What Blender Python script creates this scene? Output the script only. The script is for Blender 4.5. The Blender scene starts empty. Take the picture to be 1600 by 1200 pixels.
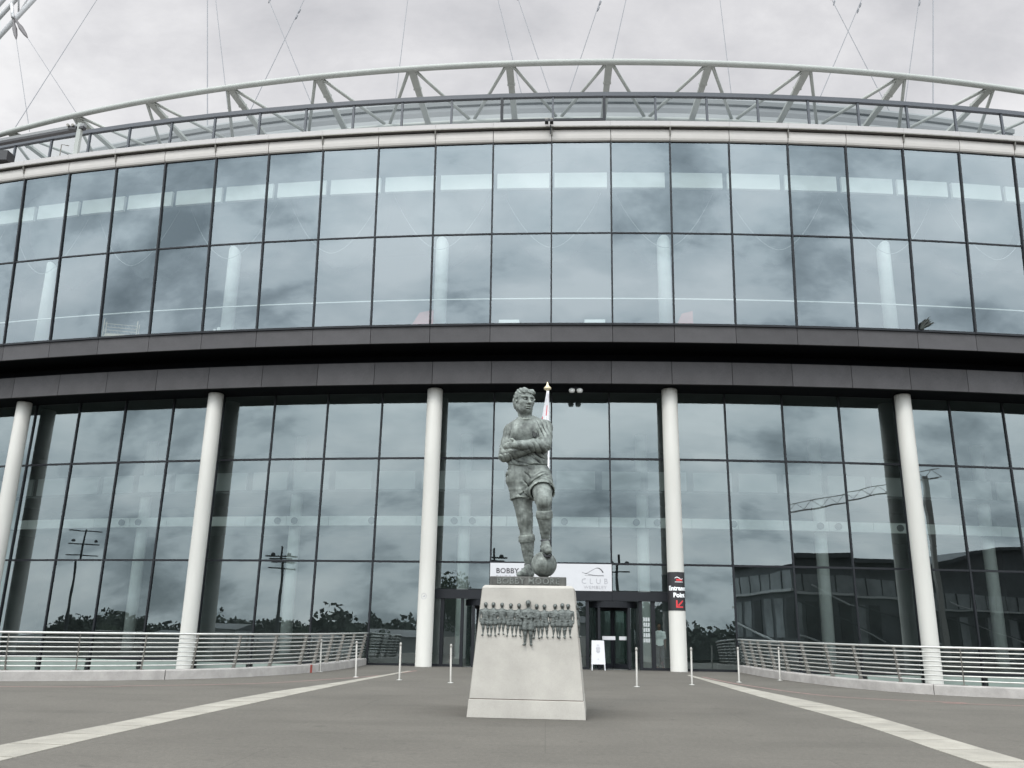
import bpy, bmesh, math, random
import numpy as np
from mathutils import Vector, Matrix

random.seed(7)
R_ = math.radians
scene = bpy.context.scene
COL = scene.collection

# ---------------------------------------------------------------- camera
CAM_F, CAM_P, CAM_Y, CAM_R = 1366.94, 0.269528, -0.041887, -0.016822   # focal (px of 1600), pitch, yaw, roll
def _unrot(X, U, D):
    c, s = math.cos(-CAM_R), math.sin(-CAM_R); X, U = c*X - s*U, s*X + c*U
    c, s = math.cos(CAM_P), math.sin(CAM_P); Y, Z = c*D - s*U, s*D + c*U
    c, s = math.cos(-CAM_Y), math.sin(-CAM_Y); X, Y = c*X - s*Y, s*X + c*Y
    return Vector((X, Y, Z))
cam_data = bpy.data.cameras.new('camera')
cam_data.sensor_width = 36.0
cam_data.lens = 36.0*CAM_F/1600.0
cam_data.clip_start = 0.1
cam_data.clip_end = 6000
cam = bpy.data.objects.new('camera', cam_data)
COL.objects.link(cam)
_r, _u, _b = _unrot(1, 0, 0), _unrot(0, 1, 0), -_unrot(0, 0, 1)
cam.matrix_world = Matrix(((_r.x, _u.x, _b.x, 0), (_r.y, _u.y, _b.y, 0), (_r.z, _u.z, _b.z, 1.6), (0, 0, 0, 1)))
scene.camera = cam

# ---------------------------------------------------------------- world: Nishita sky under a broken overcast
SUN_EL, SUN_AZ = R_(52), R_(205)          # azimuth clockwise from +Y (behind the camera, a little to the left)
world = bpy.data.worlds.new('World')
scene.world = world
world.use_nodes = True
wt = world.node_tree
wt.nodes.clear()
def WN(t, **kw):
    n = wt.nodes.new(t)
    for k, v in kw.items():
        setattr(n, k, v)
    return n
def wl(a, b): wt.links.new(a, b)
w_out = WN('ShaderNodeOutputWorld'); w_bg = WN('ShaderNodeBackground')
w_bg.inputs['Strength'].default_value = 0.1
wl(w_bg.outputs[0], w_out.inputs[0])
w_sky = WN('ShaderNodeTexSky', sky_type='NISHITA')
w_sky.sun_disc = False; w_sky.sun_elevation = SUN_EL; w_sky.sun_rotation = SUN_AZ
w_tc = WN('ShaderNodeTexCoord')
w_sep = WN('ShaderNodeSeparateXYZ'); wl(w_tc.outputs['Generated'], w_sep.inputs[0])
def wmath(op, a, b=None, c=None, clamp=False):
    n = WN('ShaderNodeMath', operation=op); n.use_clamp = clamp
    for i, v in enumerate((a, b, c)):
        if v is None: continue
        if isinstance(v, (int, float)): n.inputs[i].default_value = v
        else: wl(v, n.inputs[i])
    return n.outputs[0]
zc = wmath('ADD', wmath('MAXIMUM', w_sep.outputs[2], 0.0), 0.55)
w_cmb = WN('ShaderNodeCombineXYZ')
wl(wmath('DIVIDE', w_sep.outputs[0], zc), w_cmb.inputs[0]); wl(wmath('DIVIDE', w_sep.outputs[1], zc), w_cmb.inputs[1])
def wnoise(scale, detail, rough, dist=0.0, off=(0, 0, 0), stretch=(1, 1, 1)):
    m = WN('ShaderNodeMapping'); m.inputs['Location'].default_value = off; m.inputs['Scale'].default_value = stretch
    wl(w_cmb.outputs[0], m.inputs[0])
    n = WN('ShaderNodeTexNoise'); n.inputs['Scale'].default_value = scale; n.inputs['Detail'].default_value = detail
    n.inputs['Roughness'].default_value = rough; n.inputs['Distortion'].default_value = dist
    wl(m.outputs[0], n.inputs['Vector']); return n.outputs['Fac']
cl_big = wnoise(3.9, 12, 0.60, 0.15, (3.1, 5.7, 0), (0.85, 1.2, 1))
cl_soft = wnoise(1.3, 3, 0.5, 0.2, (1.7, 2.2, 0))
cl = wmath('ADD', wmath('MULTIPLY', cl_big, 0.72), wmath('MULTIPLY', cl_soft, 0.28))
def wramp(fac, stops):
    r = WN('ShaderNodeValToRGB'); wl(fac, r.inputs[0])
    e = r.color_ramp.elements
    while len(e) < len(stops): e.new(0.5)
    for i, (p, c) in enumerate(stops):
        e[i].position = p; e[i].color = (*c, 1)
    return r.outputs[0]
# broken cloud of the bright half of the sky, thin even overcast of the other half
c_broken = wramp(cl, [(0.37, (0.26, 0.305, 0.335)), (0.44, (0.47, 0.53, 0.57)), (0.48, (0.66, 0.725, 0.765)), (0.60, (0.90, 0.94, 0.965))])
c_even = wramp(cl, [(0.40, (0.52, 0.52, 0.54)), (0.50, (0.645, 0.64, 0.655)), (0.60, (0.80, 0.795, 0.80))])
f_half = WN('ShaderNodeMapRange'); f_half.interpolation_type = 'SMOOTHSTEP'
wl(w_sep.outputs[1], f_half.inputs[0])
f_half.inputs[1].default_value = -0.35; f_half.inputs[2].default_value = 0.65
w_mul = WN('ShaderNodeVectorMath', operation='SCALE'); wl(c_broken, w_mul.inputs[0])
wl(wmath('MULTIPLY', wmath('ADD', wmath('MULTIPLY', w_sep.outputs[2], 1.1), 0.66), 33.0), w_mul.inputs['Scale'])   # an overcast brightens towards the zenith
w_mul2 = WN('ShaderNodeVectorMath', operation='SCALE'); wl(c_even, w_mul2.inputs[0]); w_mul2.inputs['Scale'].default_value = 12.0
w_mix = WN('ShaderNodeMix', data_type='RGBA')
wl(f_half.outputs[0], w_mix.inputs['Factor']); wl(w_mul.outputs[0], w_mix.inputs['A']); wl(w_mul2.outputs[0], w_mix.inputs['B'])
w_cov = WN('ShaderNodeMix', data_type='RGBA'); w_cov.inputs['Factor'].default_value = 0.93
wl(w_sky.outputs[0], w_cov.inputs['A']); wl(w_mix.outputs['Result'], w_cov.inputs['B'])
wl(w_cov.outputs['Result'], w_bg.inputs['Color'])

# ---------------------------------------------------------------- sun, softened by the cloud
sun_data = bpy.data.lights.new('sun', 'SUN')
sun_data.energy = 1.5; sun_data.angle = R_(20); sun_data.color = (1.0, 0.96, 0.9)
sun = bpy.data.objects.new('sun', sun_data); COL.objects.link(sun)
_sd = Vector((math.sin(SUN_AZ)*math.cos(SUN_EL), math.cos(SUN_AZ)*math.cos(SUN_EL), math.sin(SUN_EL)))
sun.rotation_euler = (-_sd).to_track_quat('-Z', 'Y').to_euler()
sun.location = (0, -10, 40)

vs = scene.view_settings
vs.view_transform = 'Standard'; vs.look = 'None'; vs.exposure = 0.0; vs.gamma = 1.0; vs.use_curve_mapping = False
scene.cycles.max_bounces = 10; scene.cycles.diffuse_bounces = 3; scene.cycles.glossy_bounces = 4
scene.cycles.transparent_max_bounces = 24; scene.cycles.transmission_bounces = 4
scene.cycles.sample_clamp_indirect = 6.0
scene.cycles.use_denoising = True

# ---------------------------------------------------------------- materials
def mat(name, rough=0.6, base=(0.5, 0.5, 0.5), metal=0.0, spec=0.5, var=0.0, scale=4.0, detail=6, dark=None, bump=0.0, bscale=60.0,
        speck=0.0, speck_scale=180.0, stretch=(1, 1, 1), emit=None):
    m = bpy.data.materials.new(name); m.use_nodes = True
    nt = m.node_tree; b = nt.nodes['Principled BSDF']
    b.inputs['Roughness'].default_value = rough; b.inputs['Metallic'].default_value = metal
    b.inputs['Specular IOR Level'].default_value = spec
    tc = nt.nodes.new('ShaderNodeTexCoord'); mp = nt.nodes.new('ShaderNodeMapping'); mp.inputs['Scale'].default_value = stretch
    nt.links.new(tc.outputs['Object'], mp.inputs[0])
    def noise(s, d=detail, r=0.6):
        n = nt.nodes.new('ShaderNodeTexNoise'); n.inputs['Scale'].default_value = s; n.inputs['Detail'].default_value = d
        n.inputs['Roughness'].default_value = r
        nt.links.new(mp.outputs[0], n.inputs['Vector']); return n.outputs['Fac']
    col = None
    if var > 0 or dark is not None:
        dk = dark if dark is not None else tuple(c*(1-var) for c in base)
        lt = base if dark is not None else tuple(min(1, c*(1+var)) for c in base)
        rp = nt.nodes.new('ShaderNodeValToRGB'); rp.color_ramp.elements[0].position = 0.34; rp.color_ramp.elements[1].position = 0.66
        rp.color_ramp.elements[0].color = (*dk, 1); rp.color_ramp.elements[1].color = (*lt, 1)
        nt.links.new(noise(scale), rp.inputs[0]); col = rp.outputs[0]
    if speck > 0:
        mx = nt.nodes.new('ShaderNodeMix'); mx.data_type = 'RGBA'; mx.blend_type = 'MULTIPLY'; mx.inputs['Factor'].default_value = 1
        rp2 = nt.nodes.new('ShaderNodeValToRGB'); rp2.color_ramp.elements[0].position = 0.3; rp2.color_ramp.elements[1].position = 0.7
        v0, v1 = 1-speck, 1+speck*0.5
        rp2.color_ramp.elements[0].color = (v0, v0, v0, 1); rp2.color_ramp.elements[1].color = (v1, v1, v1, 1)
        nt.links.new(noise(speck_scale, 2), rp2.inputs[0])
        if col is None: mx.inputs['A'].default_value = (*base, 1)
        else: nt.links.new(col, mx.inputs['A'])
        nt.links.new(rp2.outputs[0], mx.inputs['B']); col = mx.outputs['Result']
    if col is None: b.inputs['Base Color'].default_value = (*base, 1)
    else: nt.links.new(col, b.inputs['Base Color'])
    if bump > 0:
        bp = nt.nodes.new('ShaderNodeBump'); bp.inputs['Strength'].default_value = bump; bp.inputs['Distance'].default_value = 0.02
        nt.links.new(noise(bscale, 4), bp.inputs['Height']); nt.links.new(bp.outputs[0], b.inputs['Normal'])
    if emit:
        b.inputs['Emission Color'].default_value = (*emit[0], 1); b.inputs['Emission Strength'].default_value = emit[1]
    return m

def glass(name, refl=0.3, tint=(0.6, 0.68, 0.66), gl=(0.9, 0.97, 1.0), wob=0.0):
    m = bpy.data.materials.new(name); m.use_nodes = True
    nt = m.node_tree; nt.nodes.clear()
    o = nt.nodes.new('ShaderNodeOutputMaterial'); mx = nt.nodes.new('ShaderNodeMixShader')
    tr = nt.nodes.new('ShaderNodeBsdfTransparent'); tr.inputs[0].default_value = (*tint, 1)
    g = nt.nodes.new('ShaderNodeBsdfGlossy'); g.inputs['Roughness'].default_value = 0.0; g.inputs[0].default_value = (*gl, 1)
    ge = nt.nodes.new('ShaderNodeNewGeometry'); dt = nt.nodes.new('ShaderNodeVectorMath'); dt.operation = 'DOT_PRODUCT'
    nt.links.new(ge.outputs['Normal'], dt.inputs[0]); nt.links.new(ge.outputs['Incoming'], dt.inputs[1])
    def mth(op, a, b):
        n = nt.nodes.new('ShaderNodeMath'); n.operation = op
        for i, v in enumerate((a, b)):
            if isinstance(v, (int, float)): n.inputs[i].default_value = v
            else: nt.links.new(v, n.inputs[i])
        return n.outputs[0]
    ca = mth('ABSOLUTE', dt.outputs['Value'], 0.0)
    sch = mth('POWER', mth('SUBTRACT', 1.0, ca), 5.0)           # Schlick, the same from both sides of the pane
    nt.links.new(mth('ADD', mth('MULTIPLY', sch, 1.0-refl), refl), mx.inputs[0])
    nt.links.new(tr.outputs[0], mx.inputs[1]); nt.links.new(g.outputs[0], mx.inputs[2]); nt.links.new(mx.outputs[0], o.inputs[0])
    if wob > 0:     # roller-wave of toughened panes
        tc = nt.nodes.new('ShaderNodeTexCoord'); n = nt.nodes.new('ShaderNodeTexNoise'); n.inputs['Scale'].default_value = 0.7; n.inputs['Detail'].default_value = 1
        nt.links.new(tc.outputs['Object'], n.inputs['Vector'])
        bp = nt.nodes.new('ShaderNodeBump'); bp.inputs['Strength'].default_value = 1.0; bp.inputs['Distance'].default_value = wob
        nt.links.new(n.outputs['Fac'], bp.inputs['Height']); nt.links.new(bp.outputs[0], g.inputs['Normal'])
    return m

M = {}
M['glass_up'] = glass('coated_glass', 0.205, (0.62, 0.655, 0.645), (0.83, 0.92, 0.965), 0.0015)
M['glass_low'] = glass('lobby_glass', 0.205, (0.66, 0.71, 0.69), (0.80, 0.895, 0.91), 0.0015)
M['glass_door'] = glass('door_glass', 0.16, (0.72, 0.80, 0.76))
M['glass_para'] = glass('parapet_glass', 0.04, (0.72, 0.735, 0.73))
M['frame'] = mat('dark_aluminium', 0.45, (0.011, 0.012, 0.015), spec=0.3, var=0.1)
def vary(m, amt):
    """each separate panel its own shade"""
    nt = m.node_tree; b = nt.nodes['Principled BSDF']; src = b.inputs['Base Color'].links[0].from_socket
    oi = nt.nodes.new('ShaderNodeObjectInfo'); mr = nt.nodes.new('ShaderNodeMapRange'); mr.inputs[3].default_value = 1-amt; mr.inputs[4].default_value = 1+amt
    nt.links.new(oi.outputs['Random'], mr.inputs[0])
    v = nt.nodes.new('ShaderNodeVectorMath'); v.operation = 'SCALE'; nt.links.new(src, v.inputs[0]); nt.links.new(mr.outputs[0], v.inputs['Scale']); nt.links.new(v.outputs[0], b.inputs['Base Color'])
    return m
M['stone'] = mat('dark_granite', 0.72, (0.072, 0.068, 0.070), spec=0.25, var=0.10, scale=1.5, speck=0.25, speck_scale=55)
vary(M['stone'], 0.14)
M['soffit'] = mat('black_soffit', 0.8, (0.006, 0.006, 0.008), spec=0.1, var=0.1)
M['white'] = mat('white_paint', 0.5, (0.80, 0.79, 0.76), spec=0.4, var=0.03, scale=1.2)
M['pillar'] = mat('pillar_paint', 0.5, (0.51, 0.492, 0.455), spec=0.35, var=0.045, scale=1.6, stretch=(1, 1, 0.2))
M['cream'] = mat('cream_panel', 0.45, (0.50, 0.465, 0.435), spec=0.4, var=0.04, scale=0.8)
M['fascia'] = mat('fascia_trim', 0.5, (0.39, 0.365, 0.355), var=0.05, scale=0.6)
M['truss'] = mat('truss_steel', 0.5, (0.315, 0.322, 0.30), spec=0.4, var=0.06, scale=0.7)
M['truss_dark'] = mat('parapet_rail_paint', 0.5, (0.05, 0.054, 0.064), var=0.08)
M['roof'] = mat('roof_sheet', 0.55, (0.19, 0.19, 0.19), var=0.05, scale=0.5)
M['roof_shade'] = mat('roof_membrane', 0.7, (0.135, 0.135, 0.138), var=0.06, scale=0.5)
M['int_white'] = mat('interior_white', 0.6, (0.82, 0.84, 0.82), var=0.03)
M['int_grey'] = mat('interior_grey', 0.8, (0.13, 0.14, 0.145), var=0.15, scale=0.5)
M['int_dark'] = mat('interior_dark', 0.8, (0.085, 0.09, 0.09), var=0.3, scale=0.5)
M['int_floor'] = mat('interior_floor', 0.3, (0.11, 0.115, 0.11), var=0.15, scale=0.7)
M['lightpanel'] = mat('light_panel', 0.5, (0.72, 0.74, 0.70), emit=((1.0, 1.0, 0.92), 0.04))
M['spandrel'] = mat('pale_spandrel', 0.6, (0.20, 0.24, 0.215), var=0.10, scale=0.8)
M['kerb'] = mat('kerb_concrete', 0.85, (0.36, 0.335, 0.315), var=0.16, scale=2.2, speck=0.15, speck_scale=90, bump=0.15)
M['slab'] = mat('pale_paving', 0.85, (0.295, 0.272, 0.232), var=0.14, scale=1.7, speck=0.18, speck_scale=80, bump=0.15)
M['red'] = mat('red_line', 0.85, (0.26, 0.16, 0.14), var=0.2, scale=3)
M['steel'] = mat('stainless_steel', 0.32, (0.52, 0.51, 0.48), metal=0.4, var=0.08, scale=8)
M['post'] = mat('post_steel', 0.45, (0.17, 0.158, 0.14), metal=0.3, var=0.2, scale=6)
M['bollard'] = mat('bollard_paint', 0.45, (0.29, 0.275, 0.25), metal=0.2, var=0.1, scale=9)
M['plinth'] = mat('plinth_limestone', 0.85, (0.37, 0.346, 0.312), spec=0.25, var=0.11, scale=1.3, speck=0.07, speck_scale=70, bump=0.10, bscale=90)
M['joint'] = mat('plinth_joint', 0.9, (0.16, 0.12, 0.10), var=0.2)
M['sign'] = mat('sign_white', 0.45, (0.53, 0.522, 0.535), var=0.015)
M['ink'] = mat('sign_ink', 0.6, (0.055, 0.05, 0.055), var=0.1)
M['ink_grey'] = mat('sign_ink_grey', 0.6, (0.34, 0.33, 0.35), var=0.1)
M['red_mark'] = mat('red_mark', 0.8, (0.30, 0.055, 0.04), var=0.2, scale=9)
M['ink_red'] = mat('sign_red', 0.55, (0.55, 0.03, 0.035), var=0.05)
M['black'] = mat('sign_black', 0.5, (0.016, 0.014, 0.016), var=0.1)
M['ink_white'] = mat('sign_lettering_white', 0.5, (0.82, 0.82, 0.82), var=0.02)
M['gold'] = mat('finial_gold', 0.35, (0.66, 0.56, 0.38), metal=0.3, var=0.1)
M['flag'] = mat('flag_cloth', 0.85, (0.70, 0.685, 0.70), var=0.05, scale=3)
M['flag_red'] = mat('flag_red_cloth', 0.85, (0.55, 0.04, 0.06), var=0.08, scale=3)
M['cable'] = mat('cable_steel', 0.5, (0.16, 0.16, 0.17), metal=0.3, var=0.1)
M['socket'] = mat('cable_socket', 0.5, (0.06, 0.05, 0.05), metal=0.3, var=0.1)
M['arch'] = mat('arch_white_steel', 0.45, (0.50, 0.485, 0.485), var=0.04, scale=0.5)
M['skin'] = mat('skin', 0.6, (0.16, 0.09, 0.065), var=0.08, scale=12)
M['shirt'] = mat('white_shirt', 0.85, (0.8, 0.81, 0.82), var=0.05, scale=9)
M['trousers'] = mat('grey_trousers', 0.85, (0.07, 0.075, 0.085), var=0.1, scale=9)
M['hair'] = mat('dark_hair', 0.7, (0.015, 0.013, 0.012), var=0.2, scale=20)
M['bark'] = mat('bark', 0.9, (0.06, 0.045, 0.035), var=0.3, scale=6)
M['leaf'] = mat('foliage', 0.8, (0.05, 0.075, 0.035), var=0.45, scale=0.35)
M['weed'] = mat('weed_leaf', 0.7, (0.010, 0.014, 0.010), var=0.4, scale=6)
M['leaf_far'] = mat('foliage_far', 0.85, (0.030, 0.042, 0.030), var=0.4, scale=0.12)
M['hill'] = mat('hill_grass', 0.9, (0.075, 0.09, 0.085), var=0.3, scale=0.02)
M['ground'] = mat('lower_paving', 0.9, (0.045, 0.05, 0.04), var=0.35, scale=0.06)
M['bld_dark'] = mat('dark_cladding', 0.6, (0.085, 0.092, 0.10), var=0.4, scale=0.15)
M['bld_mid'] = mat('mid_cladding', 0.5, (0.27, 0.29, 0.30), var=0.4, scale=0.2)
M['bld_pale'] = mat('pale_cladding', 0.6, (0.55, 0.57, 0.57), var=0.15, scale=0.3)
M['mast'] = mat('mast_paint', 0.6, (0.03, 0.035, 0.04), var=0.1)
M['shed'] = mat('shed_sheet', 0.6, (0.42, 0.44, 0.44), var=0.15, scale=0.1)
M['crane'] = mat('crane_steel', 0.6, (0.38, 0.37, 0.35), var=0.1)
M['red_cloth'] = mat('red_fabric', 0.8, (0.42, 0.12, 0.11), var=0.1)
M['trolley'] = mat('trolley_wire', 0.5, (0.60, 0.50, 0.36), metal=0.3, var=0.1)

def bronze():
    m = bpy.data.materials.new('patinated_bronze'); m.use_nodes = True
    nt = m.node_tree; b = nt.nodes['Principled BSDF']; L = nt.links.new
    b.inputs['Roughness'].default_value = 0.62; b.inputs['Metallic'].default_value = 0.12
    tc = nt.nodes.new('ShaderNodeTexCoord')
    def nz(s, d, st=(1, 1, 1)):
        mp = nt.nodes.new('ShaderNodeMapping'); mp.inputs['Scale'].default_value = st; L(tc.outputs['Object'], mp.inputs[0])
        n = nt.nodes.new('ShaderNodeTexNoise'); n.inputs['Scale'].default_value = s; n.inputs['Detail'].default_value = d; n.inputs['Roughness'].default_value = 0.65
        L(mp.outputs[0], n.inputs['Vector']); return n.outputs['Fac']
    def rp(f, st):
        r = nt.nodes.new('ShaderNodeValToRGB'); L(f, r.inputs[0]); e = r.color_ramp.elements
        while len(e) < len(st): e.new(0.5)
        for i, (p, c) in enumerate(st): e[i].position = p; e[i].color = (*c, 1)
        return r.outputs[0]
    def mul(a, c, f):
        mx = nt.nodes.new('ShaderNodeMix'); mx.data_type = 'RGBA'; mx.blend_type = 'MULTIPLY'; mx.inputs['Factor'].default_value = f
        L(a, mx.inputs['A']); L(c, mx.inputs['B']); return mx.outputs['Result']
    a = rp(nz(5.5, 10), [(0.33, (0.062, 0.068, 0.063)), (0.46, (0.125, 0.138, 0.126)), (0.58, (0.195, 0.214, 0.197)), (0.72, (0.30, 0.325, 0.30))])
    s = rp(nz(13, 7, (1, 1, 0.16)), [(0.36, (0.42, 0.42, 0.41)), (0.54, (1.0, 1.0, 1.0))])       # rain streaks in the patina
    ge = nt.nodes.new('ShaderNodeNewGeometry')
    w = rp(ge.outputs['Pointiness'], [(0.455, (0.12, 0.12, 0.125)), (0.498, (0.85, 0.85, 0.85)), (0.545, (1.35, 1.35, 1.32))])   # shade painted into the hollows along with dark patina, rubbed ridges
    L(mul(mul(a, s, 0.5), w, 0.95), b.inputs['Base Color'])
    bp = nt.nodes.new('ShaderNodeBump'); bp.inputs['Strength'].default_value = 0.35; bp.inputs['Distance'].default_value = 0.02
    L(nz(26, 5), bp.inputs['Height']); L(bp.outputs[0], b.inputs['Normal'])
    return m
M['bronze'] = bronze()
M['bronze_dark'] = mat('dark_bronze', 0.4, (0.05, 0.05, 0.055), metal=0.4, var=0.2, scale=8)
M['bronze_letter'] = mat('bronze_lettering', 0.55, (0.15, 0.158, 0.145), metal=0.3, var=0.45, scale=14)
M['bronze_plate'] = mat('bronze_plate', 0.5, (0.085, 0.083, 0.076), metal=0.3, var=0.35, scale=7, stretch=(1, 1, 0.4))
M['relief'] = mat('relief_bronze', 0.45, (0.085, 0.093, 0.087), metal=0.35, var=0.40, scale=22, bump=0.5, bscale=60)

def plaza_mat():
    m = bpy.data.materials.new('plaza_paving'); m.use_nodes = True
    nt = m.node_tree; b = nt.nodes['Principled BSDF']; L = nt.links.new
    b.inputs['Roughness'].default_value = 0.82; b.inputs['Specular IOR Level'].default_value = 0.3
    tc = nt.nodes.new('ShaderNodeTexCoord')
    def nz(s, d, st=(1, 1, 1), r=0.6):
        mp = nt.nodes.new('ShaderNodeMapping'); mp.inputs['Scale'].default_value = st; L(tc.outputs['Object'], mp.inputs[0])
        n = nt.nodes.new('ShaderNodeTexNoise'); n.inputs['Scale'].default_value = s; n.inputs['Detail'].default_value = d; n.inputs['Roughness'].default_value = r
        L(mp.outputs[0], n.inputs['Vector']); return n.outputs['Fac']
    def rp(f, st):
        r = nt.nodes.new('ShaderNodeValToRGB'); L(f, r.inputs[0]); e = r.color_ramp.elements
        while len(e) < len(st): e.new(0.5)
        for i, (p, c) in enumerate(st): e[i].position = p; e[i].color = (c, c*0.978, c*0.945, 1)
        return r.outputs[0]
    def mul(a, c, f=1.0):
        mx = nt.nodes.new('ShaderNodeMix'); mx.data_type = 'RGBA'; mx.blend_type = 'MULTIPLY'; mx.inputs['Factor'].default_value = f
        L(a, mx.inputs['A']); L(c, mx.inputs['B']); return mx.outputs['Result']
    base = rp(nz(0.35, 5), [(0.3, 0.095), (0.7, 0.122)])
    grain = rp(nz(65, 3), [(0.3, 0.74), (0.5, 1.0), (0.72, 1.30)])
    tyre = rp(nz(0.9, 4, (0.25, 1.4, 1)), [(0.30, 0.86), (0.46, 1.0)])       # scuffs across the walkway
    blot = rp(nz(14, 4), [(0.3, 0.86), (0.7, 1.12)])
    spots = rp(nz(3.2, 3, r=0.5), [(0.28, 0.72), (0.36, 1.0)])
    c = mul(mul(mul(mul(base, grain), blot), tyre, 0.8), spots, 0.7)
    # fine saw-cut joints of the laid surface, and contact shade painted round the plinth with some dirt
    def brick(w, h, mort, lo):
        bk = nt.nodes.new('ShaderNodeTexBrick'); bk.inputs['Scale'].default_value = 1.0; bk.inputs['Brick Width'].default_value = w; bk.inputs['Row Height'].default_value = h
        bk.inputs['Mortar Size'].default_value = mort; bk.inputs['Mortar Smooth'].default_value = 0.6
        bk.inputs['Color1'].default_value = (0.985, 0.985, 0.985, 1); bk.inputs['Color2'].default_value = (1.02, 1.02, 1.02, 1); bk.inputs['Mortar'].default_value = (lo, lo, lo, 1)
        L(tc.outputs['Object'], bk.inputs['Vector']); return bk.outputs['Color']
    c = mul(c, brick(7.3, 4.1, 0.012, 0.78), 0.8)
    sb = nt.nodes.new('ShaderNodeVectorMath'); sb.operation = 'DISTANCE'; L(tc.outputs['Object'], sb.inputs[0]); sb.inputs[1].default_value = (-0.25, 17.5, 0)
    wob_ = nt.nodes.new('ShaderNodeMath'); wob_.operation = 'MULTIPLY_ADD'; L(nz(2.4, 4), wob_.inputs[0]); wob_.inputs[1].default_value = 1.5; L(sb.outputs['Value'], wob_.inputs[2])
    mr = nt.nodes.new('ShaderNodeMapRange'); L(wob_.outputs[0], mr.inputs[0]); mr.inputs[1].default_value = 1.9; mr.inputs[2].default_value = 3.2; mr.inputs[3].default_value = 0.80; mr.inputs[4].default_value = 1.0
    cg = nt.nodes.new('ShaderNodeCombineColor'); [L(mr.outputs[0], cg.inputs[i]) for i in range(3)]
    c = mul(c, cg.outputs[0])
    L(c, b.inputs['Base Color'])
    bp = nt.nodes.new('ShaderNodeBump'); bp.inputs['Strength'].default_value = 0.25; bp.inputs['Distance'].default_value = 0.01
    L(nz(120, 3), bp.inputs['Height']); L(bp.outputs[0], b.inputs['Normal'])
    return m
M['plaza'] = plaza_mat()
vary(M['cream'], 0.04); vary(M['slab'], 0.05); vary(M['plinth'], 0.02)

# ---------------------------------------------------------------- mesh helpers
class MB:
    """collects vertices and faces; build() links them as one mesh object"""
    def __init__(s): s.v = []; s.f = []
    def add(s, vs, fs):
        o = len(s.v); s.v += [tuple(v) for v in vs]; s.f += [tuple(i+o for i in f) for f in fs]; return s
    def hexa(s, p):        # 8 points: bottom 0-3 counter-clockwise, top 4-7
        return s.add(p, [(3, 2, 1, 0), (4, 5, 6, 7), (0, 1, 5, 4), (1, 2, 6, 5), (2, 3, 7, 6), (3, 0, 4, 7)])
    def box(s, x0, x1, y0, y1, z0, z1):
        return s.hexa([(x0, y0, z0), (x1, y0, z0), (x1, y1, z0), (x0, y1, z0), (x0, y0, z1), (x1, y0, z1), (x1, y1, z1), (x0, y1, z1)])
    def tube(s, pts, r, n=8, cap=True, radii=None):
        pts = [Vector(p) for p in pts]; rings = []
        up = Vector((0, 0, 1)); prev = None
        for i, p in enumerate(pts):
            t = (pts[min(i+1, len(pts)-1)] - pts[max(i-1, 0)]).normalized()
            a = prev if prev is not None else (up if abs(t.z) < 0.95 else Vector((1, 0, 0)))
            u = (a - t*a.dot(t)).normalized(); w = t.cross(u); prev = u
            rr = radii[i] if radii else r
            rings.append([p + (u*math.cos(2*math.pi*k/n) + w*math.sin(2*math.pi*k/n))*rr for k in range(n)])
        o = len(s.v)
        for rg in rings: s.v += [tuple(q) for q in rg]
        for i in range(len(rings)-1):
            for k in range(n):
                a, b = o+i*n+k, o+i*n+(k+1) % n
                s.f.append((a, b, b+n, a+n))
        if cap:
            s.f.append(tuple(o+k for k in reversed(range(n)))); e = o+(len(rings)-1)*n
            s.f.append(tuple(e+k for k in range(n)))
        return s
    def lathe(s, prof, n=24, c=(0, 0, 0), cap=True):
        o = len(s.v)
        for r, z in prof:
            for k in range(n):
                a = 2*math.pi*k/n; s.v.append((c[0]+r*math.cos(a), c[1]+r*math.sin(a), c[2]+z))
        for i in range(len(prof)-1):
            for k in range(n):
                a, b = o+i*n+k, o+i*n+(k+1) % n; s.f.append((a, b, b+n, a+n))
        if cap:
            s.f.append(tuple(o+k for k in reversed(range(n)))); e = o+(len(prof)-1)*n
            s.f.append(tuple(e+k for k in range(n)))
        return s
    def mesh(s, name, m=None, smooth=False):
        me = bpy.data.meshes.new(name); me.from_pydata(s.v, [], s.f); me.update()
        if m: me.materials.append(M[m] if isinstance(m, str) else m)
        if smooth: me.polygons.foreach_set('use_smooth', [True]*len(me.polygons))
        return me
    def build(s, name, m, parent=None, smooth=False, loc=None, rz=None):
        return put(name, s.mesh(name, m, smooth), parent, loc, rz)
def put(name, me, parent=None, loc=None, rz=None):
    o = bpy.data.objects.new(name, me); COL.objects.link(o)
    if parent is not None: o.parent = parent
    if loc is not None: o.location = loc
    if rz is not None: o.rotation_euler = (0, 0, rz)
    return o
def tag(o, label=None, cat=None, group=None, kind=None):
    if label: o['label'] = label
    if cat: o['category'] = cat
    if group: o['group'] = group
    if kind: o['kind'] = kind
    return o
def thing(name, label, cat, loc=(0, 0, 0), rz=0, group=None):
    o = bpy.data.objects.new(name, None); COL.objects.link(o)
    o.location = loc; o.rotation_euler = (0, 0, rz); o.empty_display_size = 0.2
    return tag(o, label, cat, group)
def text_mesh(name, s, size, m, depth=0.0, align='LEFT', bold=0.0, spacing=1.0):
    cu = bpy.data.curves.new(name, 'FONT'); cu.body = s; cu.size = size; cu.align_x = align; cu.extrude = depth; cu.offset = bold
    cu.space_character = spacing; cu.resolution_u = 3
    t = bpy.data.objects.new(name+'_source', cu); COL.objects.link(t)
    bpy.context.view_layer.update()
    me = bpy.data.meshes.new_from_object(t.evaluated_get(bpy.context.evaluated_depsgraph_get()))
    bpy.data.objects.remove(t); bpy.data.curves.remove(cu)
    me.name = name; me.materials.clear(); me.materials.append(M[m]); return me
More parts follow.
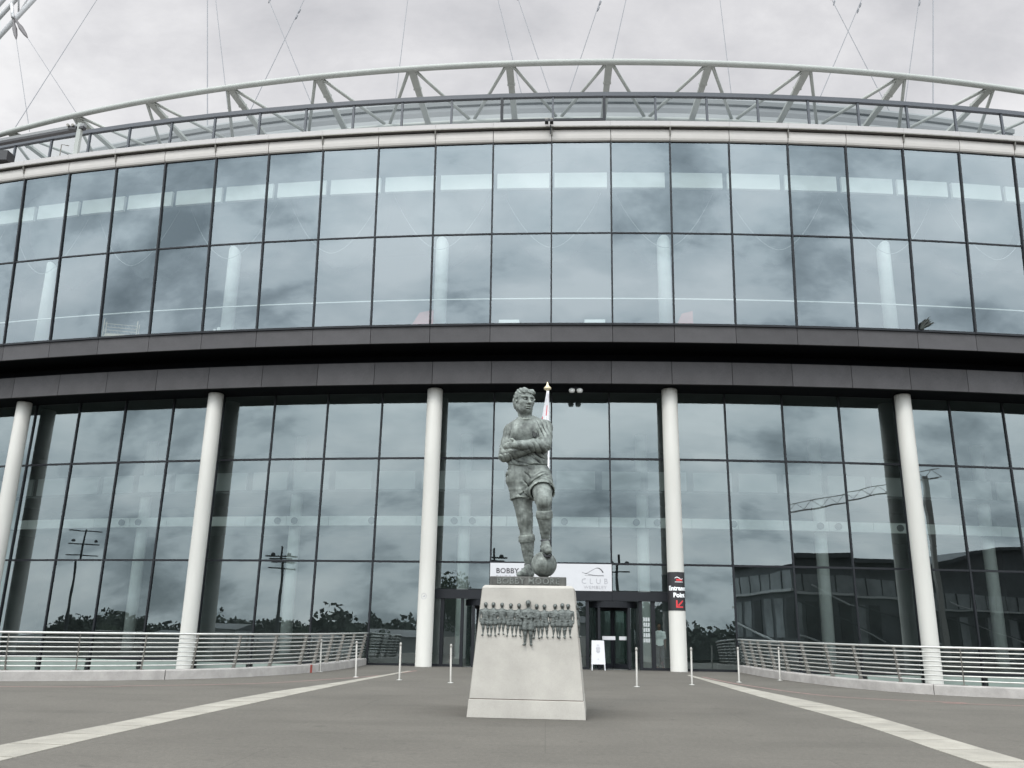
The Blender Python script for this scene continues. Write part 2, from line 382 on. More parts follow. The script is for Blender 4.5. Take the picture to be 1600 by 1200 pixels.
def bevel(o, w, seg=2):
    md = o.modifiers.new('bevel', 'BEVEL'); md.width = w; md.segments = seg; md.limit_method = 'ANGLE'; md.angle_limit = R_(40)
    return o
def spline(pts, n=8):
    """Catmull-Rom through points"""
    P = [Vector(p) for p in pts]; out = []
    for i in range(len(P)-1):
        a, b, c, d = P[max(i-1, 0)], P[i], P[i+1], P[min(i+2, len(P)-1)]
        for k in range(n):
            t = k/n
            out.append(0.5*((2*b) + (c-a)*t + (2*a-5*b+4*c-d)*t*t + (3*b-a-3*c+d)*t**3))
    out.append(P[-1]); return out
def along(pts, step):
    """points every `step` metres along a polyline, with tangents"""
    out = []; d = 0.0; nxt = 0.0
    for a, b in zip(pts[:-1], pts[1:]):
        L = (b-a).length
        while nxt <= d+L and L > 1e-6:
            out.append((a.lerp(b, (nxt-d)/L), (b-a).normalized())); nxt += step
        d += L
    return out
# ================================================================= ground and surroundings
RC = Vector((2.1348, 152.3004, 0.0))      # centre of the round stadium
DTH, TH0, RA = 0.02100748, -0.01682063, 119.0361
def th(k): return TH0 + k*DTH
def rp(k, R, z=0.0):
    a = th(k); return Vector((RC.x + R*math.sin(a), RC.y - R*math.cos(a), z))
RG = RA - 2.80
def rg(z): return RG - 0.0135*(z-5)

KL = spline([(-60, 19.5, 0), (-36, 20.0, 0), (-22, 21.2, 0), (-14.1, 23.35, 0), (-10.57, 25.21, 0), (-8.72, 27.46, 0), (-7.62, 30.5, 0), (-7.25, 33.5, 0), (-7.12, 36.2, 0)], 10)
KR = spline([(60, 19.2, 0), (36, 20.0, 0), (20, 21.6, 0), (12.4, 24.25, 0), (10.18, 25.41, 0), (8.95, 27.4, 0), (8.25, 29.8, 0), (7.75, 32.6, 0), (7.5, 36.0, 0)], 10)
edge = [p.copy() for p in KL] + [rp(k, RG+0.05, 0) for k in np.linspace(-3.7, 2.2, 10)] + [p.copy() for p in reversed(KR)]
edge = [Vector(p) for p in edge]
outline = edge + [Vector((62, -18, 0)), Vector((24, -22, 0)), Vector((20, -95, 0)), Vector((-20, -95, 0)), Vector((-24, -22, 0)), Vector((-62, -18, 0))]
bm = bmesh.new()
vsb = [bm.verts.new(p) for p in outline]
f = bm.faces.new(vsb)
if f.normal.z < 0 or True:
    bm.normal_update()
    if f.normal.z < 0: f.normal_flip()
ext = bmesh.ops.extrude_face_region(bm, geom=[f])
for v in [g for g in ext['geom'] if isinstance(g, bmesh.types.BMVert)]: v.co.z -= 0.9
bmesh.ops.triangulate(bm, faces=[q for q in bm.faces if len(q.verts) > 4])
bmesh.ops.recalc_face_normals(bm, faces=bm.faces)
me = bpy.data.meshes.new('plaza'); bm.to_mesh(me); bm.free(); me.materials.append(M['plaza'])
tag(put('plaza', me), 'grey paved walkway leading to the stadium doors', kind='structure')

tag(MB().box(-2500, 2500, -2500, 2500, -4.75, -4.5).build('lower_ground', 'ground'), 'paved ground at the lower level below the walkway', kind='structure')
# hills far behind the camera
hv, hf = [], []
nseg, nr = 120, 5
for i in range(nseg+1):
    a = R_(95) + R_(170)*i/nseg + math.pi/2*0     # directions behind the camera
    ang = R_(180) + R_(180)*i/nseg
    for j in range(nr+1):
        rr = 420 + j*170
        hgt = -4.6 + (j/nr)**1.2*26*(0.55+0.45*math.sin(i*0.21+1.3)*math.sin(i*0.083)) + (j > 0)*random.uniform(-0.8, 0.8)
        hv.append((rr*math.cos(ang), rr*math.sin(ang), hgt))
for i in range(nseg):
    for j in range(nr):
        a = i*(nr+1)+j; hf.append((a, a+nr+1, a+nr+2, a+1))
tag(MB().add(hv, hf).build('hills', 'hill', smooth=True), 'low hills on the horizon', kind='structure')

# pale paving strips that mark the edges of the walkway: slabs with open joints
def paving_strip(left, right, name, label):
    L = spline([(*p, 0) for p in left], 10); Rr = spline([(*p, 0) for p in right], 10)
    n = 34
    def at(c, t):
        lens = [0]
        for a, b in zip(c[:-1], c[1:]): lens.append(lens[-1]+(b-a).length)
        d = t*lens[-1]
        for i in range(len(c)-1):
            if d <= lens[i+1] or i == len(c)-2: return c[i].lerp(c[i+1], min(1, (d-lens[i])/max(1e-6, lens[i+1]-lens[i])))
    root = bpy.data.objects.new(name, None); COL.objects.link(root); tag(root, label, kind='structure')
    for i in range(n):
        t0, t1 = i/n+0.0006, (i+1)/n-0.0006
        a, b, c, d = at(L, t0), at(L, t1), at(Rr, t1), at(Rr, t0)
        h = 0.006+random.uniform(0, 0.003)
        p = [(q.x, q.y, -0.03) for q in (a, d, c, b)] + [(q.x, q.y, h) for q in (a, d, c, b)]
        MB().hexa(p).build('paving_slab', 'slab', root)
paving_strip([(-6.9, -6), (-7.05, 4), (-7.04, 11.88), (-6.9, 13.9), (-6.52, 20.65), (-5.76, 25.57), (-4.86, 32.3)],
             [(-6.1, -6), (-6.25, 4), (-6.27, 10.9), (-6.2, 13.9), (-5.84, 19.6), (-5.42, 25.1), (-4.74, 32.3)], 'paving_strip', 'pale slab strip curving along the left of the walkway')
paving_strip([(5.6, -6), (5.55, 4), (5.50, 11.96), (5.60, 17.0), (5.27, 23.8), (5.08, 30.0), (5.02, 33.0)],
             [(6.4, -6), (6.35, 4), (6.27, 12.6), (6.42, 19.5), (5.80, 25.75), (5.30, 31.0), (5.17, 33.2)], 'paving_strip', 'pale slab strip running along the right of the walkway')
def flat_strip(pts, w, name, m, z=0.004):
    c = spline([(*p, 0) for p in pts], 10); mb = MB(); v = []
    for i, p in enumerate(c):
        t = (c[min(i+1, len(c)-1)]-c[max(i-1, 0)]).normalized(); s = Vector((-t.y, t.x, 0))*w/2
        v += [(p.x+s.x, p.y+s.y, z), (p.x-s.x, p.y-s.y, z)]
    f_ = [(2*i, 2*i+2, 2*i+3, 2*i+1) for i in range(len(c)-1)]
    f_ = [tuple(reversed(q)) for q in f_] if True else f_
    return mb.add(v, f_).build(name, m)
tag(flat_strip([(-30, 18.6), (-13, 21.56), (-10.2, 22.7), (-7.73, 24.4), (-6.2, 27.0), (-5.19, 29.43), (-4.6, 32.6)], 0.10, 'drain_line', 'red'), 'thin reddish line in the paving by the left railing', kind='structure')
tag(flat_strip([(30, 18.6), (11.09, 21.97), (9.9, 22.56), (7.28, 23.87), (5.91, 28.0), (5.40, 32.0)], 0.10, 'drain_line', 'red'), 'thin reddish line in the paving by the right railing', kind='structure')

# ---------------------------------------------------------------- what stands behind the camera and mirrors in the glass
def leaf_cloud(n, center, rad, size, seed, squash=1.0):
    rs = np.random.RandomState(seed); mb = MB()
    d = rs.normal(size=(n, 3)); d /= np.linalg.norm(d, axis=1)[:, None]; rr = rs.uniform(0.1, 0.98, (n, 1))**0.6
    lump = (0.80+0.20*np.sin(3*d[:, 0]+seed)*np.cos(4*d[:, 1]+2*seed))[:, None]
    p = np.array(center)+d*np.array([rad[0], rad[1], rad[2]*squash])*rr*lump
    a = rs.normal(size=(n, 3)); a /= np.linalg.norm(a, axis=1)[:, None]
    b = rs.normal(size=(n, 3)); b -= a*(a*b).sum(1)[:, None]; b /= np.linalg.norm(b, axis=1)[:, None]
    s = size*rs.uniform(0.6, 1.4, (n, 1))
    q = np.stack([p-a*s-b*s*0.6, p+a*s-b*s*0.6, p+a*s+b*s*0.6, p-a*s+b*s*0.6], 1).reshape(-1, 3)
    mb.v = [tuple(x) for x in q.tolist()]; mb.f = [(4*i, 4*i+1, 4*i+2, 4*i+3) for i in range(n)]
    return mb
tree_spots = [(-118, -58, 3.6, 'broad dark tree farthest left in the mirrored tree line'), (-92, -66, 4.2, 'low round tree mirrored in the glass behind the left railing'),
              (-66, -70, 4.8, 'tall narrow tree mirrored left of the second pillar'), (-40, -64, 3.6, 'round tree mirrored between the second and third pillars'),
              (-25.0, -72, 13.2, 'large round tree mirrored just left of the statue'), (30, -84, 3.6, 'small dark tree mirrored right of the entrance'),
              (44, -90, 3.4, 'low tree mirrored beside the dark building')]
for i, (x, y, h, lb) in enumerate(tree_spots):
    h += 4.5
    t = thing('broadleaf_tree', lb, 'tree', (x, y, -4.5), 0, 'trees mirrored in the glass')
    MB().tube([(0, 0, -0.1), (0.1, 0, h*0.25), (0.0, 0.1, h*0.6)], 0.3, 8, radii=[h*0.035, h*0.025, h*0.012]).build('trunk', 'bark', t)
    leaf_cloud(7000, (0, 0, h*0.60), (h*0.36, h*0.36, h*0.42), h*0.0105, i+3).build('crown', 'leaf', t)
wood = MB()
rs_ = np.random.RandomState(5)
for i in range(210):
    x = -330 + i*2.6 + rs_.uniform(-2, 2); y = -130 - abs(x)*0.25 + rs_.uniform(-14, 14)
    if x > 60: y -= 60
    h = rs_.uniform(12.5, 15.5)*(1.25 if rs_.rand() > 0.85 else 1)
    c = leaf_cloud(900, (x, y, h*0.38-4.5), (h*0.62, h*0.5, h*0.50), h*0.036, i+50)
    wood.add(c.v, c.f)
tag(wood.build('woodland', 'leaf_far'), 'dark belt of trees along the horizon', kind='stuff')

def lamp_mast(x, y, h, label, arms, rz):
    t = thing('lamp_mast', label, 'lamp post', (x, y, 0 if abs(x) < 60 else -4.5), rz, 'lamp masts mirrored in the glass')
    if abs(x) >= 60: arms = [(z+4.5, w) for z, w in arms]; h += 4.5
    MB().tube([(0, 0, 0), (0, 0, h)], 0.16, 10, radii=[0.24, 0.13]).build('mast_pole', 'mast', t)
    for z, w in arms:
        MB().box(-w, w, -0.07, 0.07, z-0.08, z+0.08).build('cross_arm', 'mast', t)
    for sx in (-1, 1):
        z, w = arms[1]
        MB().lathe([(0.05, 0.35), (0.20, 0.28), (0.27, 0.08), (0.26, -0.03), (0.1, -0.06)], 12, (sx*w*0.72, 0, z+0.4)).build('lamp_head', 'mast', t)
lamp_mast(-103.2, -30, 17.6, 'tall twin lamp mast mirrored beside the leftmost pillar', [(17.3, 2.3), (15.2, 2.1), (13.6, 2.2), (12.6, 1.4)], -0.86)
lamp_mast(-48.6, -30, 12.4, 'lamp mast mirrored in the glass between the second and third pillars', [(11.2, 1.9), (10.9, 1.4), (10.1, 1.7)], -0.56)
lamp_mast(-9.5, -30, 11.7, 'lamp mast mirrored in the glass just left of the statue', [(10.7, 1.5), (10.35, 1.2), (9.4, 1.4)], -0.13)
lamp_mast(10.3, -30, 11.8, 'lamp mast mirrored in the glass right of the statue', [(10.7, 1.7), (10.35, 1.2), (9.4, 1.5)], 0.13)

# dark arena with a sweeping roof, mirrored on the right
def arena(x0, y0, w, d, h0, h1, label, rz):
    h0 += 4.5; h1 += 4.5
    t = thing('arena_building', label, 'building', (x0, y0, -4.5), rz, 'dark buildings mirrored on the right')
    n = 16; mb = MB(); v = []
    for i in range(n+1):
        u = i/n; x = u*w; z = h0+(h1-h0)*math.sin(u*math.pi*0.5)
        v += [(x, 0, 0), (x, 0, z), (x, -d, 0), (x, -d, z)]
    fs = []
    for i in range(n):
        a = 4*i; b = a+4
        fs += [(a, b, b+1, a+1), (a+2, a+3, b+3, b+2)]
    fs += [(0, 1, 3, 2), (4*n, 4*n+2, 4*n+3, 4*n+1)]
    mb.add(v, fs).build('wall', 'bld_dark', t)
    ro = MB(); v = []; fs = []
    for i in range(n+1):
        u = i/n; x = -1.0+u*(w+2); z = h0+(h1-h0)*math.sin(u*math.pi*0.5)
        v += [(x, 1.2, z), (x, 1.2, z+0.7), (x, -d-1, z), (x, -d-1, z+0.7)]
    for i in range(n):
        a = 4*i; b = a+4
        fs += [(a, b, b+1, a+1), (a+1, b+1, b+3, a+3), (a, a+2, b+2, b)]
    ro.add(v, fs).build('roof', 'bld_dark', t)
    zt_ = min(h0, h1)-1.0
    MB().box(0.4, w-0.4, 0.02, 0.5, zt_-3.6, zt_-0.8).build('glazed_storey', 'bld_mid', t)
    MB().box(0.0, w, 0.02, 0.9, zt_-4.1, zt_-3.7).build('storey_band', 'bld_pale', t)
    for i in range(int(w/3.2)):
        MB().box(0.8+i*3.2, 0.95+i*3.2, 0.5, 0.6, zt_-3.6, zt_-0.8).build('mullion', 'frame', t)
        if i % 3: MB().box(1.2+i*3.2, 3.6+i*3.2, 0.02, 0.16, 4.6, zt_-5.2).build('window', 'bld_mid' if i % 2 else 'frame', t)
    MB().box(-0.5, -0.02, -d+0.4, -0.4, zt_-3.6, zt_-0.8).build('glazed_storey', 'bld_mid', t)
    MB().box(-0.9, -0.02, -d, 0.0, zt_-4.1, zt_-3.7).build('storey_band', 'bld_pale', t)
    MB().box(-0.6, -0.02, -d, 0.0, 6.3, 6.9).build('storey_band', 'bld_mid', t)
    for i in range(int(d/4)):
        MB().box(-0.12, -0.01, -d+0.8+i*4, -d+3.6+i*4, 7.6, zt_-5.0).build('window', 'bld_mid' if (i*7) % 3 else 'frame', t)
        MB().box(-0.6, -0.5, -d+0.5+i*4, -d+0.7+i*4, zt_-3.6, zt_-0.8).build('mullion', 'frame', t)
        if i % 2: MB().box(-0.14, -0.01, -d+1.0+i*4, -d+3.2+i*4, 1.0, 5.4).build('window', 'bld_mid', t)
    MB().tube([(-0.9, -d*.95, zt_*.75), (-0.9, -d*.15, zt_*.35)], 0.22, 6).build('raking_strut', 'bld_pale', t)
    for i, (xa, za, xb, zb) in enumerate([(.03, .80, .45, .52), (.22, .86, .75, .40), (.40, .70, .95, .25), (.10, .45, .6, .18), (.55, .75, .98, .55)]):
        MB().tube([(xa*w, 1.4, za*zt_), (xb*w, 1.4, zb*zt_)], 0.16, 6).build('raking_strut', 'bld_pale' if i % 2 else 'mast', t)
arena(53.5, -74, 38, 40, 15.6, 16.6, 'dark flat-roofed building mirrored between the right-hand pillars', -0.12)
arena(96, -84, 64, 45, 14.5, 24.0, 'dark building with a roof rising to the right mirrored beyond the last pillar', -0.18)
# low pale sheds across the level ground, mirrored low in the left bays
for i, (x, y, w, h) in enumerate([(-150, -112, 36, 5.0), (-96, -100, 26, 4.0), (-58, -98, 30, 4.6), (-36, -104, 18, 4.0), (-6, -112, 14, 4.4)]):
    t = thing('low_shed', ['long pale shed mirrored behind the left railing', 'low pale shed mirrored left of the second pillar', 'pale shed with a wide roof mirrored right of the second pillar',
              'short pale shed mirrored left of the third pillar', 'small pale shed mirrored behind the doors'][i], 'shed', (x, y, -4.5), 0.05*i, 'sheds mirrored in the glass')
    h += 2.5
    MB().box(0, w, -12, 0, 0, h).build('wall', 'shed', t)
    MB().hexa([(-0.5, 0.6, h), (w+0.5, 0.6, h), (w+0.5, -12.6, h), (-0.5, -12.6, h), (-0.5, -6, h+1.3), (w+0.5, -6, h+1.3), (w+0.5, -6.4, h+1.3), (-0.5, -6.4, h+1.3)]).build('roof', 'bld_dark', t)
# tower crane whose jib is mirrored on the right
cr = thing('tower_crane', 'thin lattice tower crane mirrored high in the right-hand glass', 'crane', (104, -80, -4.5), math.atan2(5, 23))
MB().box(-0.45, 0.45, -0.45, 0.45, 0, 38.5).build('crane_mast', 'crane', cr)
jb = MB()
for i in range(15):
    xa, xb = -42+i*3, -39+i*3
    za, zb = 29.5+(i/15)*9, 29.5+((i+1)/15)*9
    for dy in (-0.7, 0.7): jb.tube([(xa, dy, za), (xb, dy, zb)], 0.085, 5)
    jb.tube([(xa, 0, za+1.6), (xb, 0, zb+1.6)], 0.085, 5)
    jb.tube([(xa, -0.7, za), ((xa+xb)/2, 0, (za+zb)/2+1.6)], 0.05, 4); jb.tube([((xa+xb)/2, 0, (za+zb)/2+1.6), (xb, 0.7, zb)], 0.05, 4)
jb.build('jib', 'crane', cr)
# ================================================================= the stadium
stadium = thing('stadium', 'round stadium front with two storeys of glass, dark stone bands and white pillars', 'stadium', RC)
K0, K1 = -15, 12                          # module lines
LOC = lambda k: th(k)
def seg_mesh(name, prof, m, gap=0.0, closed=True, w=1.0, Rref=None):
    """one module of a ring: the (R, z) outline pulled straight between two module lines; centred on angle 0"""
    mb = MB(); n = len(prof)
    half = DTH*w/2
    L, Rr = [], []
    for R, z in prof:
        x = R*math.sin(half) - gap/2; y = -R*math.cos(half)
        L.append((-x, y, z)); Rr.append((x, y, z))
    fs = []
    rng = range(n) if closed else range(n-1)
    for i in rng:
        j = (i+1) % n; fs.append((i, j, n+j, n+i))
    if closed:
        fs.append(tuple(reversed(range(n)))); fs.append(tuple(range(n, 2*n)))
    mb.add(L+Rr, fs)
    me = mb.mesh(name, m)
    bmx = bmesh.new(); bmx.from_mesh(me)
    if closed: bmesh.ops.recalc_face_normals(bmx, faces=bmx.faces)
    bmx.to_mesh(me); bmx.free()
    return me
def ring_obj(name, prof, m, k0=K0, k1=K1, n=108, closed=True, kind=None, smooth=False):
    mb = MB(); q = len(prof); v = []; fs = []
    for i in range(n+1):
        a = th(k0+(k1-k0)*i/n)
        for R, z in prof: v.append((R*math.sin(a), -R*math.cos(a), z))
    for i in range(n):
        for j in (range(q) if closed else range(q-1)):
            j2 = (j+1) % q; fs.append((i*q+j, (i+1)*q+j, (i+1)*q+j2, i*q+j2))
    if closed:
        fs.append(tuple(range(q))); fs.append(tuple(n*q+j for j in reversed(range(q))))
    mb.add(v, fs); me = mb.mesh(name, m, smooth)
    bmx = bmesh.new(); bmx.from_mesh(me); bmesh.ops.recalc_face_normals(bmx, faces=bmx.faces); bmx.to_mesh(me); bmx.free()
    return put(name, me, stadium)
def local(k, R, z): a = th(k); return Vector((R*math.sin(a), -R*math.cos(a), z))
def vbar(name, pts, w, d, m):
    """upright bar at angle 0 following (R, z) points: w wide, d deep outwards from R"""
    mb = MB()
    for (Ra, za), (Rb, zb) in zip(pts[:-1], pts[1:]):
        mb.hexa([(-w/2, -Ra-d, za), (w/2, -Ra-d, za), (w/2, -Ra+0.06, za), (-w/2, -Ra+0.06, za),
                 (-w/2, -Rb-d, zb), (w/2, -Rb-d, zb), (w/2, -Rb+0.06, zb), (-w/2, -Rb+0.06, zb)])
    return mb.mesh(name, m)
rup = lambda z: RA - 0.446*(21.53-z)/(21.53-13.48)

# ---- upper storey glazing: every pane hung a hair out of true, as panes are
def pane_mesh(name, z0, z1, rf, m, gap=0.05, w=1.0):
    h0, h1 = DTH*w/2, DTH*w/2
    a = (rf(z0)*math.sin(h0)-gap/2, -rf(z0)*math.cos(h0), z0); b = (rf(z1)*math.sin(h1)-gap/2, -rf(z1)*math.cos(h1), z1)
    return MB().add([(-a[0], a[1], z0), (a[0], a[1], z0), (b[0], b[1], z1), (-b[0], b[1], z1)], [(0, 1, 2, 3)]).mesh(name, m)
def hang(me, k):
    """give the pane its own tiny tilt about its middle"""
    o = put('glass_pane', me, stadium)
    c = Vector((0, -RA, sum(v.co.z for v in me.vertices)/4))
    c.y = sum(v.co.y for v in me.vertices)/4
    T = Matrix.Translation(c) @ Matrix.Rotation(random.gauss(0, 0.0026), 4, 'X') @ Matrix.Rotation(random.gauss(0, 0.0026), 4, 'Z') @ Matrix.Translation(-c)
    o.matrix_local = Matrix.Rotation(th(k+0.5), 4, 'Z') @ T
    return o
up_rows = [(13.51, 17.36), (17.42, 21.47)]
up_me = [pane_mesh('upper_pane', z0, z1, rup, 'glass_up') for z0, z1 in up_rows]
for k in range(K0, K1):
    for me_ in up_me: hang(me_, k)
mull_up = vbar('upper_mullion', [(rup(13.45), 13.45), (rup(21.5), 21.5)], 0.066, 0.07, 'frame')
for k in range(K0, K1+1): put('mullion', mull_up, stadium, rz=th(k))
tr_up = seg_mesh('upper_transom', [(rup(17.36)+0.04, 17.36), (rup(17.42)+0.04, 17.42), (rup(17.42)-0.06, 17.42), (rup(17.36)-0.06, 17.36)], 'frame', 0.08)
for k in range(K0, K1): put('transom', tr_up, stadium, rz=th(k+0.5))
ring_obj('window_sill', [(rup(13.42)+0.06, 13.42), (rup(13.5)+0.06, 13.505), (rup(13.5)-0.1, 13.505), (rup(13.42)-0.1, 13.42)], 'frame')
ring_obj('window_head', [(RA+0.02, 21.47), (RA+0.05, 21.515), (RA-0.15, 21.515), (RA-0.15, 21.47)], 'frame')

# ---- cornice: curved panels, brackets, fascia
cpan = seg_mesh('cornice_panel', [(RA+0.05, 21.505), (RA+0.105, 21.54), (RA+0.135, 21.62), (RA+0.15, 21.75), (RA+0.15, 21.90), (RA+0.13, 22.03), (RA+0.05, 22.03), (RA+0.0, 21.6)], 'cream', 0.03)
ftr = seg_mesh('fascia_trim', [(RA+0.27, 22.13), (RA+0.27, 22.36), (RA-0.1, 22.38), (RA-0.1, 22.13)], 'fascia', 0.008)
for k in range(K0, K1):
    put('cornice_panel', cpan, stadium, rz=th(k+0.5)); put('fascia_trim', ftr, stadium, rz=th(k+0.5))
ring_obj('cornice_backing', [(RA+0.0, 21.53), (RA+0.03, 21.8), (RA+0.03, 22.12), (RA-0.2, 22.12), (RA-0.2, 21.53)], 'frame')
ring_obj('gutter_rail', [(RA+0.22, 22.075), (RA+0.30, 22.075), (RA+0.30, 22.125), (RA+0.22, 22.125)], 'post')
brk = MB()
brk.hexa([(-0.025, -RA-0.19, 21.74), (0.025, -RA-0.19, 21.74), (0.025, -RA-0.12, 21.74), (-0.025, -RA-0.12, 21.74),
          (-0.025, -RA-0.29, 22.12), (0.025, -RA-0.29, 22.12), (0.025, -RA-0.12, 22.12), (-0.025, -RA-0.12, 22.12)])
brk_me = brk.mesh('cornice_bracket', 'post')
for k in range(-14, K1+1, 2): put('cornice_bracket', brk_me, stadium, rz=th(k))
ring_obj('roof_lid', [(RA+0.25, 22.37), (RA-3.3, 24.35), (RA-12, 24.6), (RA-12, 24.4), (RA-3.3, 24.2), (RA-0.1, 22.15)], 'fascia')

# ---- glass parapet on the roof edge
RP = RA-3.4
ppm = seg_mesh('parapet_pane', [(RP, 24.38), (RP, 25.98)], 'glass_para', 0.1, closed=False)
ppost = vbar('parapet_post', [(RP, 24.36), (RP, 25.98)], 0.10, 0.05, 'truss_dark')
ppost_f = vbar('parapet_frame_post', [(RP, 24.36), (RP, 25.98)], 0.13, 0.09, 'frame')
prail = seg_mesh('parapet_rail', [(RP+0.10, 25.96), (RP+0.10, 26.17), (RP-0.10, 26.17), (RP-0.10, 25.96)], 'truss_dark')
for k in range(K0, K1):
    put('parapet_pane', ppm, stadium, rz=th(k+0.5)); put('parapet_rail', prail, stadium, rz=th(k+0.5))
for k in range(K0, K1+1):
    put('parapet_post', ppost_f if k in (-1, 1) else ppost, stadium, rz=th(k))
fr_me = seg_mesh('parapet_gate_frame', [(RP+0.14, 24.62), (RP+0.14, 24.74), (RP+0.06, 24.74), (RP+0.06, 24.62)], 'frame')
for k in (-1, 0): put('gate_frame', fr_me, stadium, rz=th(k+0.5))

# ---- roof truss
RT, ZT, RB_, ZB_ = RA-10.5, 32.97, RA-13.8, 31.54
ring_chord = MB(); ring_chord.tube([local(k, RT, ZT) for k in np.linspace(-18, 15, 140)], 0.18, 14)
ring_chord.build('truss_chord', 'truss', stadium, smooth=True)
MB().tube([local(k, RB_+0.02, ZB_-0.22) for k in np.linspace(-18, 15, 140)], 0.15, 10).build('truss_chord', 'truss', stadium, smooth=True)
for j in range(-1, 12):
    kt = -13.8+2.53*j; kb0, kb1 = -4.71+2.41*(j-4), -4.71+2.41*(j-3)
    top = local(kt, RT, ZT)
    bt = local((kb0+kb1)/2, RB_-0.1, ZB_-0.35)
    d = (bt-top)
    side = Vector((math.cos(th(kt)), math.sin(th(kt)), 0)); nrm = d.normalized().cross(side).normalized()
    def plate(a, b, w0, w1, t):
        return [a-side*w0-nrm*t, a+side*w0-nrm*t, a+side*w0+nrm*t, a-side*w0+nrm*t, b-side*w1-nrm*t, b+side*w1-nrm*t, b+side*w1+nrm*t, b-side*w1+nrm*t]
    a0 = top+d.normalized()*0.1
    mid = top+d*0.33
    po = MB(); po.hexa(plate(a0, mid, 0.21, 0.20, 0.10)); po.hexa(plate(mid, bt, 0.18, 0.17, 0.085)); po.hexa(plate(mid-d.normalized()*0.05, mid+d.normalized()*0.05, 0.23, 0.23, 0.12))
    po.build('truss_post', 'truss', stadium)
    for kb in (kb0, kb1):
        sgn = -1 if kb < kt else 1
        MB().tube([local(kt+sgn*0.06, RT, ZT-0.05), local(kb-sgn*0.07, RB_, ZB_)], 0.10, 10).build('truss_brace', 'truss', stadium, smooth=True)

# ---- roof rim behind the truss
ring_obj('roof_rim', [(RA-15.6, 33.95), (RA-15.15, 33.86), (RA-14.95, 33.6), (RA-15.0, 33.34), (RA-15.4, 33.34), (RA-15.9, 33.6)], 'roof', k0=-16, k1=14, n=120, smooth=False)
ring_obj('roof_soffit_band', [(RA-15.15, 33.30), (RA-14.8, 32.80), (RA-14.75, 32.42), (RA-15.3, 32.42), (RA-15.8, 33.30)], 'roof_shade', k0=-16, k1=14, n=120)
ring_obj('roof_soffit_band', [(RA-14.7, 32.38), (RA-14.0, 31.2), (RA-12.0, 28.0), (RA-12.0, 24.5), (RA-12.6, 24.5), (RA-12.6, 28.0), (RA-15.2, 32.38)], 'roof', k0=-16, k1=14, n=120)
ring_obj('roof_sheet', [(RA-15.5, 33.93), (RA-45, 41.0), (RA-45, 40.5), (RA-15.8, 33.6)], 'roof', k0=-16, k1=14, n=120)

# ---- dark stone bands and the recess between them
bp_up = seg_mesh('stone_panel_upper', [(RA-0.47, 12.725), (RA-0.455, 13.415), (RA-0.58, 13.415), (RA-0.58, 12.725)], 'stone', 0.022)
bp_lo = seg_mesh('stone_panel_lower', [(RA-1.35, 11.222), (RA-1.35, 12.166), (RA-1.47, 12.166), (RA-1.47, 11.222)], 'stone', 0.022)
for k in range(K0, K1):
    put('stone_panel', bp_up, stadium, rz=th(k+0.5)); put('stone_panel', bp_lo, stadium, rz=th(k+0.5))
ring_obj('slab_edge', [(RA-0.60, 12.74), (RA-0.60, 13.40), (RA-2.6, 13.40), (RA-2.6, 12.74)], 'soffit')
ring_obj('recess_wall', [(RA-2.3, 12.15), (RA-2.3, 12.74), (RA-2.6, 12.74), (RA-2.6, 12.15)], 'soffit')
ring_obj('beam_core', [(RA-1.49, 11.235), (RA-1.49, 12.15), (RA-2.9, 12.15), (RA-2.9, 11.235)], 'soffit')

# ---- white pillars
for k in (-14, -10, -6, -2, 2, 6, 10):
    z0 = 0.0 if abs(k) == 2 else -4.5
    rax = lambda z: RA-2.142+0.143*(1-z/11.2336)
    zs = [z0, z0+0.03, 4, 8, 11.16, 11.19]
    pts = [Vector((0, -rax(z), z)) for z in zs]
    mb = MB(); mb.tube(pts, 0.325, 40, radii=[0.335, 0.325, 0.325, 0.325, 0.325, 0.30])
    o = mb.build('pillar', 'pillar', stadium, smooth=True, rz=th(k))
    o.data.polygons[-1].use_smooth = False; o.data.polygons[-2].use_smooth = False
    MB().lathe([(0.24, 11.16), (0.24, 11.24)], 20, (0, -rax(11.2), 0)).build('pillar_cap', 'soffit', stadium, rz=th(k))

# ---- lower storey glazing
low_rows = [(-4.45, -0.02), (0.10, 4.03), (4.10, 8.34), (8.40, 11.22)]
low_me = [pane_mesh('lower_pane', z0, z1, rg, 'glass_low') for z0, z1 in low_rows]
over_door = pane_mesh('over_door_pane', 3.02, 4.03, rg, 'glass_low')
DOOR = (-2, -1, 0, 1)
for k in range(K0, K1):
    for i, me_ in enumerate(low_me):
        if k in DOOR and i == 1:
            hang(over_door, k); continue
        if k in DOOR and i == 0: continue
        hang(me_, k)
mull_lo = vbar('lower_mullion', [(rg(-4.5), -4.5), (rg(11.23), 11.23)], 0.066, 0.06, 'frame')
mull_door = vbar('door_mullion', [(rg(3.0), 3.0), (rg(11.23), 11.23)], 0.066, 0.06, 'frame')
for k in range(K0, K1+1): put('mullion', mull_door if k in (-1, 0, 1) else mull_lo, stadium, rz=th(k))
for z in (0.04, 4.065, 8.37):
    tm = seg_mesh('lower_transom', [(rg(z)+0.05, z-0.04), (rg(z)+0.05, z+0.04), (rg(z)-0.06, z+0.04), (rg(z)-0.06, z-0.04)], 'frame', 0.08)
    for k in range(K0, K1):
        if z < 1 and k in DOOR: continue
        put('transom', tm, stadium, rz=th(k+0.5))
# pale floor-edge panels seen low behind the glass, outside the walkway
sp = seg_mesh('spandrel_panel', [(RG+0.13, -0.70), (RG+0.13, -0.03), (RG+0.08, -0.03), (RG+0.08, -0.75)], 'spandrel', 0.30)
for k in list(range(K0, -3))+list(range(3, K1)): put('spandrel_panel', sp, stadium, rz=th(k+0.5))

